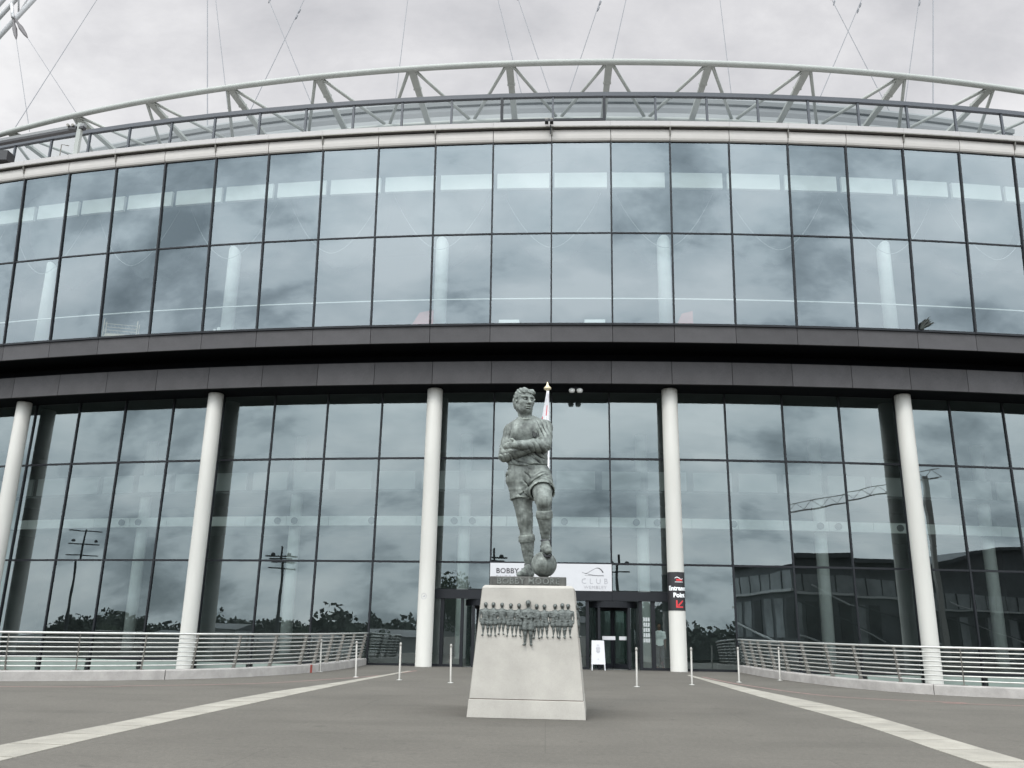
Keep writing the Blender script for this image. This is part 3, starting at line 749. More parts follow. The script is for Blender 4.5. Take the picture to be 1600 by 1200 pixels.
# ---- inside, ground floor
RI = RG
ring_obj('lobby_floor', [(RI-0.10, -0.35), (RI-0.10, 0.02), (RI-16, 0.02), (RI-16, -0.35)], 'int_floor')
ring_obj('lobby_ceiling', [(RI-0.10, 11.235), (RI-0.10, 11.5), (RI-16, 11.5), (RI-16, 11.235)], 'int_grey')
ring_obj('back_wall', [(RI-13, 0.02), (RI-13, 11.2), (RI-13.3, 11.2), (RI-13.3, 0.02)], 'int_dark')
ring_obj('basement_wall', [(RI-6, -4.5), (RI-6, -0.36), (RI-6.3, -0.36), (RI-6.3, -4.5)], 'int_dark')
bf = seg_mesh('balcony_front', [(RI-7.5, 6.36), (RI-7.5, 6.84), (RI-7.7, 6.84), (RI-7.7, 6.36)], 'int_white', 0.03)
fronts = {}
bf2 = seg_mesh('balustrade_panel', [(RI-7.6, 8.22), (RI-7.6, 9.15), (RI-7.7, 9.15), (RI-7.7, 8.22)], 'shed', 0.35)
for k in range(K0, K1):
    fronts[k] = put('balcony_front', bf, stadium, rz=th(k+0.5))
    put('balustrade_panel', bf2, stadium, rz=th(k+0.5))
ring_obj('balcony_floor', [(RI-7.72, 6.4), (RI-7.72, 6.7), (RI-13, 6.7), (RI-13, 6.4)], 'int_grey')
ring_obj('balcony_floor', [(RI-7.72, 8.1), (RI-7.72, 8.2), (RI-13, 8.2), (RI-13, 8.1)], 'int_grey')
lampm = MB(); lampm.tube([(0, -(RI-7.5)-0.10, 6.60), (0, -(RI-7.5)-0.005, 6.60)], 0.17, 16)
lampm.tube([(0, -(RI-7.5)-0.12, 6.60), (0, -(RI-7.5)-0.10, 6.60)], 0.10, 12)
lamp_me = lampm.mesh('round_lamp', 'int_grey')
for k in (-10.2, -9.75, -8.1, -6.2, -5.8, -4.0, -2.15, -1.75, 0.25, 1.8, 2.25, 3.9, 5.8, 6.2, 7.6):
    put('round_lamp', lamp_me, fronts[math.floor(k)], rz=th(k)-th(math.floor(k)+0.5))
for k in (-14, -10, -6, -2, 2, 6, 10):
    MB().lathe([(0.30, 0.02), (0.30, 11.2)], 24, (0, -(RI-8.6), 0)).build('lobby_column', 'int_white', stadium, smooth=True, rz=th(k))

# ---- inside, upper floor
ring_obj('upper_floor', [(RA-0.62, 13.40), (RA-0.62, 13.43), (RA-14, 13.43), (RA-14, 13.40)], 'int_floor')
ring_obj('upper_ceiling', [(RA-0.2, 21.35), (RA-0.2, 21.5), (RA-14, 21.5), (RA-14, 21.35)], 'int_grey')
ring_obj('upper_back_wall', [(RA-11, 13.43), (RA-11, 21.35), (RA-11.2, 21.35), (RA-11.2, 13.43)], 'int_grey')
lp = seg_mesh('light_panel', [(RA-0.90, 19.86), (RA-0.90, 20.57), (RA-1.05, 20.57), (RA-1.05, 19.86)], 'lightpanel', 0.22)
for k in range(K0, K1): put('light_panel', lp, stadium, rz=th(k+0.5))
ring_obj('inner_handrail', [(RA-1.20, 14.855), (RA-1.20, 14.90), (RA-1.25, 14.90), (RA-1.25, 14.855)], 'int_white')
for k in (-14, -10, -6, -2, 2, 6, 10):
    MB().lathe([(0.29, 13.43), (0.29, 21.3)], 24, (0, -(RA-2.45), 0)).build('upper_column', 'int_white', stadium, smooth=True, rz=th(k))
bowl = MB().lathe([(0.32, 17.35), (0.85, 17.75), (1.40, 18.45), (1.85, 19.4), (2.1, 20.6), (2.15, 21.34)], 32, (0, -(RA-3.4), 0), cap=False).mesh('ceiling_bowl', 'int_grey', True)
for k in range(-14, K1+1, 2): put('ceiling_bowl', bowl, stadium, rz=th(k))

# unseen walls added to keep light out of the rooms' open ends
for k, s_ in ((K0+0.06, -1), (K1-0.06, 1)):
    for z0, z1, r0, r1, nm in ((-4.5, 11.23, RG-0.3, RG-16, 'light_stop_wall'), (13.41, 21.34, RA-0.8, RA-14, 'light_stop_wall')):
        MB().box(-0.05, 0.05, -r0, -r1, z0, z1).build(nm, 'int_dark', stadium, rz=th(k))

# pale trims along the scalloped ceiling
arc = MB().tube([(x, -(RA-1.9), 17.5+(abs(x)/2.15)**1.8*2.6) for x in np.linspace(-2.15, 2.15, 25)], 0.013, 6).mesh('ceiling_trim', 'shed', True)
for k in range(-14, K1+1, 2): put('ceiling_trim', arc, stadium, rz=th(k))
# ================================================================= sculpture: signed distance fields turned into one skin
class Field:
    def __init__(s, lo, hi, h):
        s.lo = np.array(lo, float); s.h = h
        s.n = np.ceil((np.array(hi)-s.lo)/h).astype(int)+1
        g = [s.lo[i]+np.arange(s.n[i])*h for i in range(3)]
        s.P = np.stack(np.meshgrid(*g, indexing='ij'), -1).reshape(-1, 3).astype(np.float32)
        s.d = np.full(len(s.P), 9.0, np.float32)
    def union(s, d, k=0.0):
        if k <= 0: s.d = np.minimum(s.d, d)
        else:
            h = np.clip(0.5+0.5*(s.d-d)/k, 0, 1); s.d = s.d*(1-h)+d*h-k*h*(1-h)
    def cut(s, d, k=0.0):
        d = -d
        if k <= 0: s.d = np.maximum(s.d, d)
        else:
            h = np.clip(0.5-0.5*(s.d-d)/k, 0, 1); s.d = s.d*(1-h)+d*h+k*h*(1-h)
    def cone(s, a, b, ra, rb, k=0.0, flat=None, cut=False):
        a, b = np.array(a, np.float32), np.array(b, np.float32); ab = b-a
        t = np.clip(((s.P-a)@ab)/max(1e-9, ab@ab), 0, 1)
        q = s.P-a-t[:, None]*ab
        if flat is not None: q = q/np.array(flat, np.float32)
        d = np.linalg.norm(q, axis=1)-(ra+(rb-ra)*t)
        s.cut(d, k) if cut else s.union(d, k)
    def chain(s, pts, radii, k=0.03, flat=None):
        for a, b, ra, rb in zip(pts[:-1], pts[1:], radii[:-1], radii[1:]): s.cone(a, b, ra, rb, k, flat)
    def ell(s, c, r, k=0.0, rot=None, cut=False):
        q = s.P-np.array(c, np.float32)
        if rot is not None: q = q@np.array(rot, np.float32)      # columns of rot = local axes
        r = np.array(r, np.float32)
        k0 = np.linalg.norm(q/r, axis=1); k1 = np.linalg.norm(q/(r*r), axis=1)
        d = k0*(k0-1)/np.maximum(k1, 1e-6)
        s.cut(d, k) if cut else s.union(d, k)
    def loft(s, rows, k=0.0, p=2.4):
        """rows (z, cx, cy, half width, half depth), bottom to top"""
        R = np.array(rows, float); z = s.P[:, 2]
        f = lambda i: np.interp(z, R[:, 0], R[:, i]).astype(np.float32)
        cx, cy, a, b = f(1), f(2), f(3), f(4)
        q = (np.abs((s.P[:, 0]-cx)/a)**p+np.abs((s.P[:, 1]-cy)/b)**p)**(1/p)
        d = (q-1)*np.minimum(a, b)
        d = np.maximum(d, np.maximum(R[0, 0]-z, z-R[-1, 0]))
        s.union(d, k)
    def noise(s, f, amp, seed=0, warp=1.0, st=(1, 1, 1)):
        p = s.P*np.array(st, np.float32)*f
        rs = np.random.RandomState(seed); o = np.zeros(len(p), np.float32)
        for i in range(5):
            v = rs.normal(size=3); v /= np.linalg.norm(v); w = rs.normal(size=3); w /= np.linalg.norm(w)
            o += np.sin(p@v.astype(np.float32)*2.2+warp*np.sin(p@w.astype(np.float32)*1.7+rs.uniform(0, 6))+rs.uniform(0, 6))
        return o*(amp/5)
    def ridges(s, f, amp, seed=0, st=(1, 1, 1)):
        n = s.noise(f, 1.0, seed, 1.6, st); return -amp*np.exp(-(n/0.13)**2)
    def creases(s, dirv, f, amp, seed=0, warp=0.5, sharp=5):
        """roughly parallel folds across the direction dirv, wandering a little"""
        v = np.array(dirv, np.float32); v /= np.linalg.norm(v)
        u = (s.P@v)*f+warp*s.noise(7, 2.4, seed, 1.2)
        mask = np.clip(s.noise(5, 1.6, seed+40)+.55, 0, 1)
        return (-amp*.8*(1-np.abs(np.sin(u)))**(sharp-2)+amp*.35*np.abs(np.sin(u)))*mask
    def mesh(s, name, m, smooth=True):
        D = s.d.reshape(s.n); n = s.n; ins = D < 0
        c = np.zeros(tuple(n-1)+(4,), np.float32)
        def corner(o): return tuple(slice(o[i], n[i]-1+o[i]) for i in range(3))
        cs = [(i, j, k_) for i in (0, 1) for j in (0, 1) for k_ in (0, 1)]
        for a in cs:
            for ax in range(3):
                if a[ax]: continue
                b = list(a); b[ax] = 1
                da, db = D[corner(a)], D[corner(b)]
                cr = (da < 0) != (db < 0)
                t = np.where(cr, da/np.where(cr, da-db, 1), 0)
                for i in range(3):
                    c[..., i] += np.where(cr, a[i]+(t if i == ax else 0), 0)
                c[..., 3] += cr
        act = c[..., 3] > 0; idx = np.full(act.shape, -1); idx[act] = np.arange(act.sum())
        I = np.argwhere(act); V = s.lo+(I+c[act][:, :3]/c[act][:, 3:4])*s.h
        F = []
        for ax in range(3):
            b = [0, 0, 0]; b[ax] = 1
            sl0 = tuple(slice(0, n[i]-1) if i == ax else slice(1, n[i]-1) for i in range(3))
            sl1 = tuple(slice(1, n[i]) if i == ax else slice(1, n[i]-1) for i in range(3))
            cr = ins[sl0] != ins[sl1]; E = np.argwhere(cr); flip = ins[sl0][cr]
            E = E+np.array([0 if i == ax else 1 for i in range(3)])
            u, v = [(1, 2), (2, 0), (0, 1)][ax]
            def at(du, dv):
                e = E.copy(); e[:, u] -= du; e[:, v] -= dv; return idx[e[:, 0], e[:, 1], e[:, 2]]
            q = np.stack([at(1, 1), at(0, 1), at(0, 0), at(1, 0)], 1)
            q[~flip] = q[~flip][:, ::-1]
            F.append(q)
        F = np.concatenate(F); F = F[(F >= 0).all(1)]
        # two rounds of light smoothing to lose the grid
        for lam in (0.45, -0.35):
            acc = np.zeros_like(V); cnt = np.zeros(len(V))
            for i in range(4):
                np.add.at(acc, F[:, i], V[F[:, (i+1) % 4]]); np.add.at(cnt, F[:, i], 1)
            V = V+lam*(acc/np.maximum(cnt, 1)[:, None]-V)
        me = bpy.data.meshes.new(name); me.from_pydata(V.tolist(), [], F.tolist()); me.update()
        me.materials.append(M[m])
        if smooth: me.polygons.foreach_set('use_smooth', [True]*len(me.polygons))
        return me
def lerp3(a, b, t): return tuple(a[i]+(b[i]-a[i])*t for i in range(3))

# ---------------------------------------------------------------- plinth
PL = thing('plinth', 'tapered pale stone plinth carrying the bronze footballer and a relief of a team', 'plinth', (-0.30, 17.70, 0), -0.048)
PH = 2.335
def half(z): return 1.068-(1.068-0.868)*z/PH
def frustum(z0, z1, ins=0.0):
    a, b = half(z0)-ins, half(z1)-ins
    return [(-a, -a, z0), (a, -a, z0), (a, a, z0), (-a, a, z0), (-b, -b, z1), (b, -b, z1), (b, b, z1), (-b, b, z1)]
bevel(MB().hexa(frustum(0.0, 0.312)).build('base_course', 'plinth', PL), 0.008)
MB().hexa(frustum(0.30, 0.34, 0.018)).build('joint', 'joint', PL)
# the shaft: four facing slabs meeting at fine corner joints around a core
MB().hexa(frustum(0.325, PH-0.02, 0.05)).build('core', 'joint', PL)
for i in range(4):
    z0, z1 = 0.324, PH-0.055
    a, b = half(z0)-0.006, half(z1)-0.006
    w0, w1 = half(z0)-0.012, half(z1)-0.012
    t = 0.06
    o = MB().hexa([(-w0, -a, z0), (w0, -a, z0), (w0-t, -a+t, z0), (-w0+t, -a+t, z0), (-w1, -b, z1), (w1, -b, z1), (w1-t, -b+t, z1), (-w1+t, -b+t, z1)]).build('facing_slab', 'plinth', PL, rz=i*math.pi/2)
    bevel(o, 0.004, 1)
z0, z1 = PH-0.053, PH
a, b = half(z0)-0.006, half(z1)-0.05
MB().hexa([(-a, -a, z0), (a, -a, z0), (a, a, z0), (-a, a, z0), (-b, -b, z1), (b, -b, z1), (b, b, z1), (-b, b, z1)]).build('top_slab', 'plinth', PL)

# ---------------------------------------------------------------- relief of the team: eleven figures on the front, more on the sides
def relief_mesh(name, Hh, seed, wide=1.0, arms=0, stance=0.0):
    """small standing footballer, feet at z=0, front towards -Y, flattened to half depth"""
    F_ = Field((-0.17*Hh/0.6, -0.10, -0.02), (0.17*Hh/0.6, 0.06, Hh+0.02), 0.0062)
    u = Hh/0.6; P_ = lambda x, y, z: (x*u, y*u, z*u)
    F_.ell(P_(0, -0.03, 0.555), (0.033*u, 0.038*u, 0.044*u)); F_.ell(P_(0, -0.022, 0.572), (0.036*u, 0.040*u, 0.034*u)); F_.cone(P_(0, -.066, .56), P_(0, -.072, .548), .006*u, .008*u, .006)
    F_.cone(P_(0, -0.02, 0.51), P_(0, -0.015, 0.47), 0.020*u, 0.024*u, 0.01)
    F_.loft([(0.29*u, 0, -0.01, 0.062*u*wide, 0.045*u), (0.36*u, 0, -0.012, 0.068*u*wide, 0.05*u), (0.44*u, 0, -0.012, 0.088*u*wide, 0.048*u), (0.475*u, 0, -0.01, 0.075*u, 0.034*u), (0.492*u, 0, -0.01, 0.035*u, 0.025*u)], 0.012)
    for sx in (-1, 1):
        F_.cone(P_(sx*0.035, -0.01, 0.29), P_(sx*0.042, -0.01, 0.225), 0.044*u, 0.049*u, 0.01)       # shorts
        kx = 0.038+stance*(0.012 if sx > 0 else -0.004)
        F_.cone(P_(sx*0.040, -0.01, 0.23), P_(sx*kx, -0.018, 0.145), 0.034*u, 0.024*u, 0.008)
        F_.cone(P_(sx*kx, -0.01, 0.145), P_(sx*(kx+0.002), 0.0, 0.035), 0.026*u, 0.015*u, 0.008)
        F_.cone(P_(sx*(kx+0.002), 0.0, 0.02), P_(sx*(kx+0.016), -0.05, 0.012), 0.017*u, 0.014*u, 0.01)
        if arms == 0:
            F_.cone(P_(sx*0.088, -0.005, 0.455), P_(sx*0.104, 0.0, 0.36), 0.026*u, 0.021*u, 0.008); F_.cone(P_(sx*0.104, 0, 0.36), P_(sx*0.098, -0.02, 0.26), 0.019*u, 0.014*u, 0.008)
        else:
            F_.cone(P_(sx*0.088, -0.005, 0.455), P_(sx*0.100, -0.01, 0.375), 0.026*u, 0.022*u, 0.008); F_.cone(P_(sx*0.100, -0.01, 0.375), P_(-sx*0.02, -0.06, 0.375+0.015*sx), 0.020*u, 0.015*u, 0.008)
    F_.d += F_.noise(70, 0.0022, seed)
    F_.d += np.where((F_.P[:, 2] > 0.2*u) & (F_.P[:, 2] < 0.48*u), -F_.creases((.3, .2, 1), 75, 0.0035, seed+9, .8), 0)
    F_.P  # keep
    return F_.mesh(name, 'relief')
var = [relief_mesh('relief_player', 0.60, 1, 1.0, 0, 1.0), relief_mesh('relief_player', 0.60, 2, 1.05, 1, -1.0), relief_mesh('relief_player', 0.60, 4, 0.97, 0, -0.6)]
cap_me = relief_mesh('relief_captain', 0.81, 11, 1.02, 1, 0.3)
tilt = math.atan((1.068-0.868)/PH)
def on_face(me, x, zf, s, face=0, sink=0.012, flip=False):
    o = put('relief_player', me, PL)
    Rf = Matrix.Rotation(face*math.pi/2, 4, 'Z')
    # the figure stands in the tilted plane of the slab, feet at height zf
    y = -(half(zf)-0.006)+sink
    o.matrix_local = Rf @ Matrix.Translation((x, y, zf)) @ Matrix.Rotation(-tilt, 4, 'X') @ Matrix.Diagonal(((-s if flip else s), 0.85*s, s, 1))
    return o
front = [(-0.785, 1.41, 0.605), (-0.64, 1.405, 0.61), (-0.478, 1.435, 0.575), (-0.312, 1.405, 0.595), (-0.16, 1.405, 0.595), (0.168, 1.375, 0.62), (0.312, 1.39, 0.60), (0.512, 1.395, 0.605), (0.645, 1.385, 0.63), (0.752, 1.40, 0.605)]
for i, (x, z, h) in enumerate(front): on_face(var[i % 3], x+0.0, z, h/0.60*1.0, 0, 0.012, i % 2 == 1)
o = on_face(cap_me, 0.012, 1.25, 1.0, 0, -0.015)
for face in (1, 3):
    for i, x in enumerate((-0.55, -0.35, -0.1, 0.15, 0.36, 0.58)):
        on_face(var[(i+face) % 3], x*(1 if face == 1 else -1), 1.40, 1.0, face, 0.012, i % 2 == 0)

# ---------------------------------------------------------------- the bronze footballer (feet on the plate top at z = 0)
ST = thing('bronze_statue', 'green-grey bronze footballer with folded arms and one boot on a ball', 'statue', (-0.33, 17.70, PH+0.168))
MB().box(-0.725, 0.725, -0.725, 0.725, -0.166, 0.0).build('bronze_base', 'bronze_plate', ST, rz=-0.02)
bevel(ST.children[0], 0.012)
lt = text_mesh('base_lettering', 'BOBBY MOORE', 0.158, 'bronze_letter', 0.007, 'CENTER', 0.002, 1.12)
ob = put('base_lettering', lt, ST); ob.matrix_local = Matrix.Rotation(-0.02, 4, 'Z') @ Matrix.Translation((0.0, -0.732, -0.135)) @ Matrix.Rotation(math.pi/2, 4, 'X')

J = dict(hipR=(-0.215, .05, 1.97), kneeR=(-.100, -.03, 1.132), ankR=(-.010, .10, .25), heelR=(.015, .15, .10), toeR=(-.19, -.30, .06),
         hipL=(.19, .0, 2.03), kneeL=(.272, -.68, 1.433), ankL=(.314, -.50, .688), heelL=(.285, -.40, .585), toeL=(.372, -.80, .475), ball=(.285, -.52, .245),
         shR=(-.405, .03, 2.985), elR=(-.535, -.11, 2.44), wrR=(-.06, -.37, 2.53), shL=(.285, .05, 3.07), elL=(.265, -.27, 2.63), wrL=(-.30, -.51, 2.59), haL=(-.46, -.42, 2.56))
# --- legs, neck and hands
B = Field((-0.75, -1.05, -0.02), (0.62, 0.45, 3.45), 0.0165)
B.chain([J['hipR'], lerp3(J['hipR'], J['kneeR'], .45), lerp3(J['hipR'], J['kneeR'], .85), J['kneeR'], lerp3(J['kneeR'], J['ankR'], .12)], [.235, .205, .160, .148, .135], 0.04)
B.ell((J['kneeR'][0]-.005, J['kneeR'][1]-.075, J['kneeR'][2]+.02), (.085, .075, .105), 0.05)
B.ell((J['kneeR'][0]-.06, J['kneeR'][1]-.08, J['kneeR'][2]+.16), (.07, .06, .10), 0.06)
B.ell((J['kneeR'][0]+.06, J['kneeR'][1]-.07, J['kneeR'][2]+.13), (.06, .06, .09), 0.06)
B.chain([J['kneeR'], lerp3(J['kneeR'], J['ankR'], .35), lerp3(J['kneeR'], J['ankR'], .75), J['ankR']], [.130, .130, .088, .066], 0.04)
B.chain([J['hipL'], lerp3(J['hipL'], J['kneeL'], .5), lerp3(J['hipL'], J['kneeL'], .88), J['kneeL']], [.235, .210, .170, .152], 0.04)
B.ell((J['kneeL'][0]-.003, J['kneeL'][1]-.085, J['kneeL'][2]-.01), (.088, .075, .11), 0.05)
B.chain([J['kneeL'], lerp3(J['kneeL'], J['ankL'], .38), lerp3(J['kneeL'], J['ankL'], .78), J['ankL']], [.136, .132, .085, .060], 0.04)
B.loft([(1.75, -.03, .05, .34, .25), (2.1, -.04, .03, .37, .27), (2.6, -.06, .03, .37, .25), (3.0, -.05, .04, .36, .24), (3.15, -.06, .04, .22, .15)], 0.05)
B.cone((-.095, .05, 3.08), (-.140, .0, 3.44), .150, .135, 0.08)
B.cone((-.23, .0, 3.36), (-.09, -.13, 3.10), .045, .04, 0.05); B.cone((-.05, .0, 3.36), (-.07, -.13, 3.10), .045, .04, 0.05)     # neck tendons
# left hand laid flat over the right upper arm; four unequal fingers and a thumb
wr, ha = J['wrL'], J['haL']
B.ell(lerp3(wr, ha, .42), (.085, .05, .062), 0.03)
for i, (dz, ln) in enumerate(((.050, .150), (.018, .175), (-.014, .165), (-.044, .125))):
    k0 = (wr[0]-.085, wr[1]+.005, wr[2]-.006+dz); k1 = (k0[0]-ln*.5, k0[1]+.010, k0[2]-.012); k2 = (k1[0]-ln*.45, k1[1]+.075, k1[2]-.008)
    B.chain([k0, k1, k2], [.024, .021, .016], 0.008)
B.chain([(wr[0]-.01, wr[1]-.02, wr[2]+.055), (wr[0]-.065, wr[1]-.02, wr[2]+.105), (wr[0]-.11, wr[1]+.0, wr[2]+.125)], [.028, .023, .017], 0.012)
# right hand tucked under the left upper arm, fingertips showing
for i, dz in enumerate((.05, .015, -.02, -.052)):
    B.chain([(.14, -.33, 2.71+dz), (.20, -.345, 2.725+dz), (.235, -.29, 2.725+dz)], [.026, .023, .018], 0.008)
B.d += B.noise(14, 0.006, 3)
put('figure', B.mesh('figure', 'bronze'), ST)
# --- long-sleeved shirt
S = Field((-0.78, -0.62, 2.08), (0.58, 0.42, 3.32), 0.0150)
S.loft([(2.165, -.062, .015, .392, .285), (2.25, -.066, .015, .405, .295), (2.45, -.065, .02, .405, .285), (2.63, -.060, .025, .410, .285), (2.85, -.057, .03, .415, .30), (3.0, -.045, .04, .405, .285),
        (3.10, -.050, .045, .36, .24), (3.19, -.065, .045, .27, .185), (3.26, -.09, .04, .165, .15)], 0.0, 2.5)
S.cone((-.23, -.13, 2.93), (.10, -.14, 2.95), .15, .15, 0.14)                     # chest
S.cone((-.12, .03, 3.22), J['shR'], .115, .165, 0.10); S.cone((-.06, .04, 3.22), J['shL'], .115, .155, 0.10)
S.chain([J['shR'], lerp3(J['shR'], J['elR'], .5), J['elR']], [.150, .145, .128], 0.05)
S.chain([J['shL'], lerp3(J['shL'], J['elL'], .5), J['elL']], [.150, .158, .145], 0.05)
keep = S.d.copy(); S.d[:] = 9
S.chain([J['elR'], lerp3(J['elR'], J['wrR'], .5), J['wrR']], [.125, .115, .09], 0.03)
fr = S.d.copy(); S.d[:] = 9
S.chain([J['elL'], lerp3(J['elL'], J['wrL'], .35), lerp3(J['elL'], J['wrL'], .8), J['wrL']], [.142, .125, .090, .082], 0.03)
fl = S.d.copy()
S.d = keep; S.union(fr, 0.012); S.union(fl, 0.006)
# creases: in the crook of the arms, across the belly, from the left armpit
z_ = S.P[:, 2]
el = np.minimum(np.linalg.norm(S.P-np.array(J['elL'], np.float32), axis=1), np.linalg.norm(S.P-np.array(J['elR'], np.float32), axis=1))
body = np.exp(-(np.abs(S.P[:, 0]+.06)/.42)**4)
fold = S.creases((.35, .2, 1), 26, .020, 21, .9)*np.clip((2.62-z_)/.18, 0, 1)                       # pulled cloth above the hem
fold += S.creases((.8, .1, .75), 34, .024, 5, .8)*np.exp(-((el-.10)/.24)**2)                          # bunching at the elbows
ap = np.linalg.norm((S.P-np.array((.20, -.15, 2.92), np.float32))*np.array((1, .6, .75), np.float32), axis=1)
fold += S.creases((1, .1, .35), 36, .030, 8, .7)*np.exp(-(ap/.20)**2)                                 # drawn from the left armpit
ap2 = np.linalg.norm((S.P-np.array((-.38, -.12, 2.80), np.float32))*np.array((1, .6, .6), np.float32), axis=1)
fold += S.creases((1, .1, -.15), 40, .026, 12, .5)*np.exp(-(ap2/.16)**2)
fold += S.creases((.9, .2, .5), 30, .012, 14, .9)*np.clip((2.75-z_)/.1, 0, 1)*np.clip((z_-2.40)/.1, 0, 1)   # along the forearms
S.d -= fold*1.3
S.d += S.noise(9, 0.003, 2)
S.cone((-.108, .03, 3.19), (-.125, .01, 3.40), .152, .150, 0.0, cut=True)         # neck opening
S.d = np.maximum(S.d, 2.225+0.13*(S.P[:, 0]+.06)+.012*np.sin(S.P[:, 0]*17)-S.P[:, 2])
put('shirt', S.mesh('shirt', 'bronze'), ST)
# ribbed collar
cl_ = MB(); ring_pts = []
for i in range(33):
    a = 2*math.pi*i/32
    ring_pts.append((-.108+.168*math.cos(a), .02+.160*math.sin(a)-.01, 3.225+.028*math.sin(a)+.01*math.cos(a)))
cl_.tube(ring_pts, 0.022, 8, cap=False)
cl_.build('collar', 'bronze', ST, smooth=True)
# raised badge on the breast
sh = MB(); pts = [(-.05, .06), (.05, .06), (.055, .0), (.03, -.06), (0, -.08), (-.03, -.06), (-.055, .0)]
sh.add([(x, 0, z) for x, z in pts]+[(x*.86, -.014, z*.86) for x, z in pts], [tuple(range(7, 14))]+[(i, (i+1) % 7, 7+(i+1) % 7, 7+i) for i in range(7)])
b_ = sh.build('badge', 'bronze', ST); b_.location = (.075, -.296, 2.86); b_.rotation_euler = (R_(-4), 0, R_(8))
# --- shorts
T = Field((-0.62, -0.72, 1.46), (0.52, 0.42, 2.30), 0.0150)
T.loft([(1.80, -.03, .03, .36, .22), (1.90, -.036, .02, .445, .275), (2.02, -.045, .02, .440, .29), (2.12, -.058, .02, .415, .285), (2.235, -.064, .015, .392, .275)], 0.0, 2.5)
T.cone((-.215, .03, 2.00), (-.165, .01, 1.50), .235, .250, 0.12)
T.cone((.165, .0, 2.00), lerp3(J['hipL'], J['kneeL'], .66), .255, .252, 0.12)
tf = T.creases((.75, .1, .9), 21, .034, 14, 1.1)*np.clip((.08-T.P[:, 0])/.1, 0, 1)+T.creases((-.4, .6, 1), 22, .026, 17, .8)*np.clip((T.P[:, 0]-.02)/.1, 0, 1)
cr_ = np.abs((T.P[:, 2]-(1.86+.62*(T.P[:, 0]-.06)))*.85)
tf += -0.050*np.exp(-(cr_/.028)**2)*np.exp(-(((T.P[:, 0]-.16)/.20)**2))*(T.P[:, 1] < 0)       # fold from crotch to hip
T.d -= 1.35*tf*np.clip((2.20-T.P[:, 2])/.12, 0.05, 1)
T.d += T.noise(9, 0.010, 31)
T.d = np.maximum(T.d, 1.555-T.P[:, 2]-0.02*np.sin(T.P[:, 0]*9))
ax_ = np.array(J['kneeL'], np.float32)-np.array(J['hipL'], np.float32); ax_ /= np.linalg.norm(ax_)
hm = np.array(lerp3(J['hipL'], J['kneeL'], .62), np.float32)
ld = (T.P-hm)@ax_
nearL = np.clip((T.P[:, 0]-.02)/.02, 0, 1)
def axdist(P_, a, b):
    a, b = np.array(a, np.float32), np.array(b, np.float32); ab = b-a; t = np.clip(((P_-a)@ab)/(ab@ab), 0, 1)
    return np.linalg.norm(P_-a-t[:, None]*ab, axis=1)
mine = axdist(T.P, J['hipL'], J['kneeL']) < axdist(T.P, (-.215, .03, 2.0), (-.165, .01, 1.40))
T.d = np.where(mine, np.maximum(T.d, ld-0.01), T.d)
T.cone(lerp3(J['hipL'], J['kneeL'], .50), lerp3(J['hipL'], J['kneeL'], .8), .232, .225, 0.0, cut=True)
T.cone((-.165, .01, 1.66), (-.160, .01, 1.40), .225, .225, 0.0, cut=True)
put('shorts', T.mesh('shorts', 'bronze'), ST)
# --- socks with turned-over tops, boots, ball
def band(pts, radii, name, seed, lo=None):
    P_ = np.array(pts); pad = max(radii)+.06
    F_ = Field(P_.min(0)-pad, P_.max(0)+pad, 0.0135)
    F_.chain(pts, radii, 0.012); F_.d += F_.noise(15, 0.005, seed)-F_.creases((.2, .3, 1), 48, .007, seed+1, .8)
    if name == 'sock_top':      # turned-over top with square-cut edges
        ax = np.array(pts[-1], np.float32)-np.array(pts[0], np.float32); ax /= np.linalg.norm(ax)
        F_.d = np.maximum(F_.d, np.maximum(-((F_.P-np.array(pts[0], np.float32))@ax), (F_.P-np.array(pts[-1], np.float32))@ax))
    put(name, F_.mesh(name, 'bronze'), ST)
a, b = J['kneeR'], J['ankR']
band([lerp3(a, b, .40), lerp3(a, b, .75), b], [.152, .108, .082], 'sock', 41)
band([lerp3(a, b, .31), lerp3(a, b, .40), lerp3(a, b, .47)], [.152, .164, .160], 'sock_top', 43)
a, b = J['kneeL'], J['ankL']
band([lerp3(a, b, .38), lerp3(a, b, .75), b], [.152, .102, .074], 'sock', 45)
band([lerp3(a, b, .22), lerp3(a, b, .33), lerp3(a, b, .42)], [.152, .162, .160], 'sock_top', 47)
def boot(an, he, to, name, sole_cut=None):
    P_ = np.array([an, he, to]); F_ = Field(P_.min(0)-.14, P_.max(0)+.14, 0.0125)
    F_.cone(an, lerp3(he, to, .12), .078, .080, 0.03)
    F_.chain([he, lerp3(he, to, .45), to], [.082, .092, .066], 0.03, (1.0, 1.0, .9))
    F_.cone(lerp3(an, to, .12), lerp3(he, to, .72), .072, .070, 0.05)
    F_.d += F_.noise(30, 0.004, 51)+F_.ridges(22, 0.005, 53)*-1
    return F_
F_ = boot(J['ankR'], J['heelR'], J['toeR'], 'boot'); F_.d = np.maximum(F_.d, 0.004-F_.P[:, 2]); put('boot', F_.mesh('boot', 'bronze'), ST)
F_ = boot(J['ankL'], J['heelL'], J['toeL'], 'boot')
put('boot', F_.mesh('boot', 'bronze'), ST)
so = MB(); hl, tl = Vector(J['heelL']), Vector(J['toeL']); d_ = (tl-hl).normalized(); sd = Vector((0, 0, 1)).cross(d_).normalized(); dn = d_.cross(sd)
if dn.z > 0: dn = -dn
prof = [(-.09, .05), (-.04, .07), (.12, .066), (.26, .088), (.38, .080), (.47, .045), (.485, .0)]
ol = [hl+d_*u+sd*w for u, w in prof]+[hl+d_*u-sd*w for u, w in reversed(prof[:-1])]
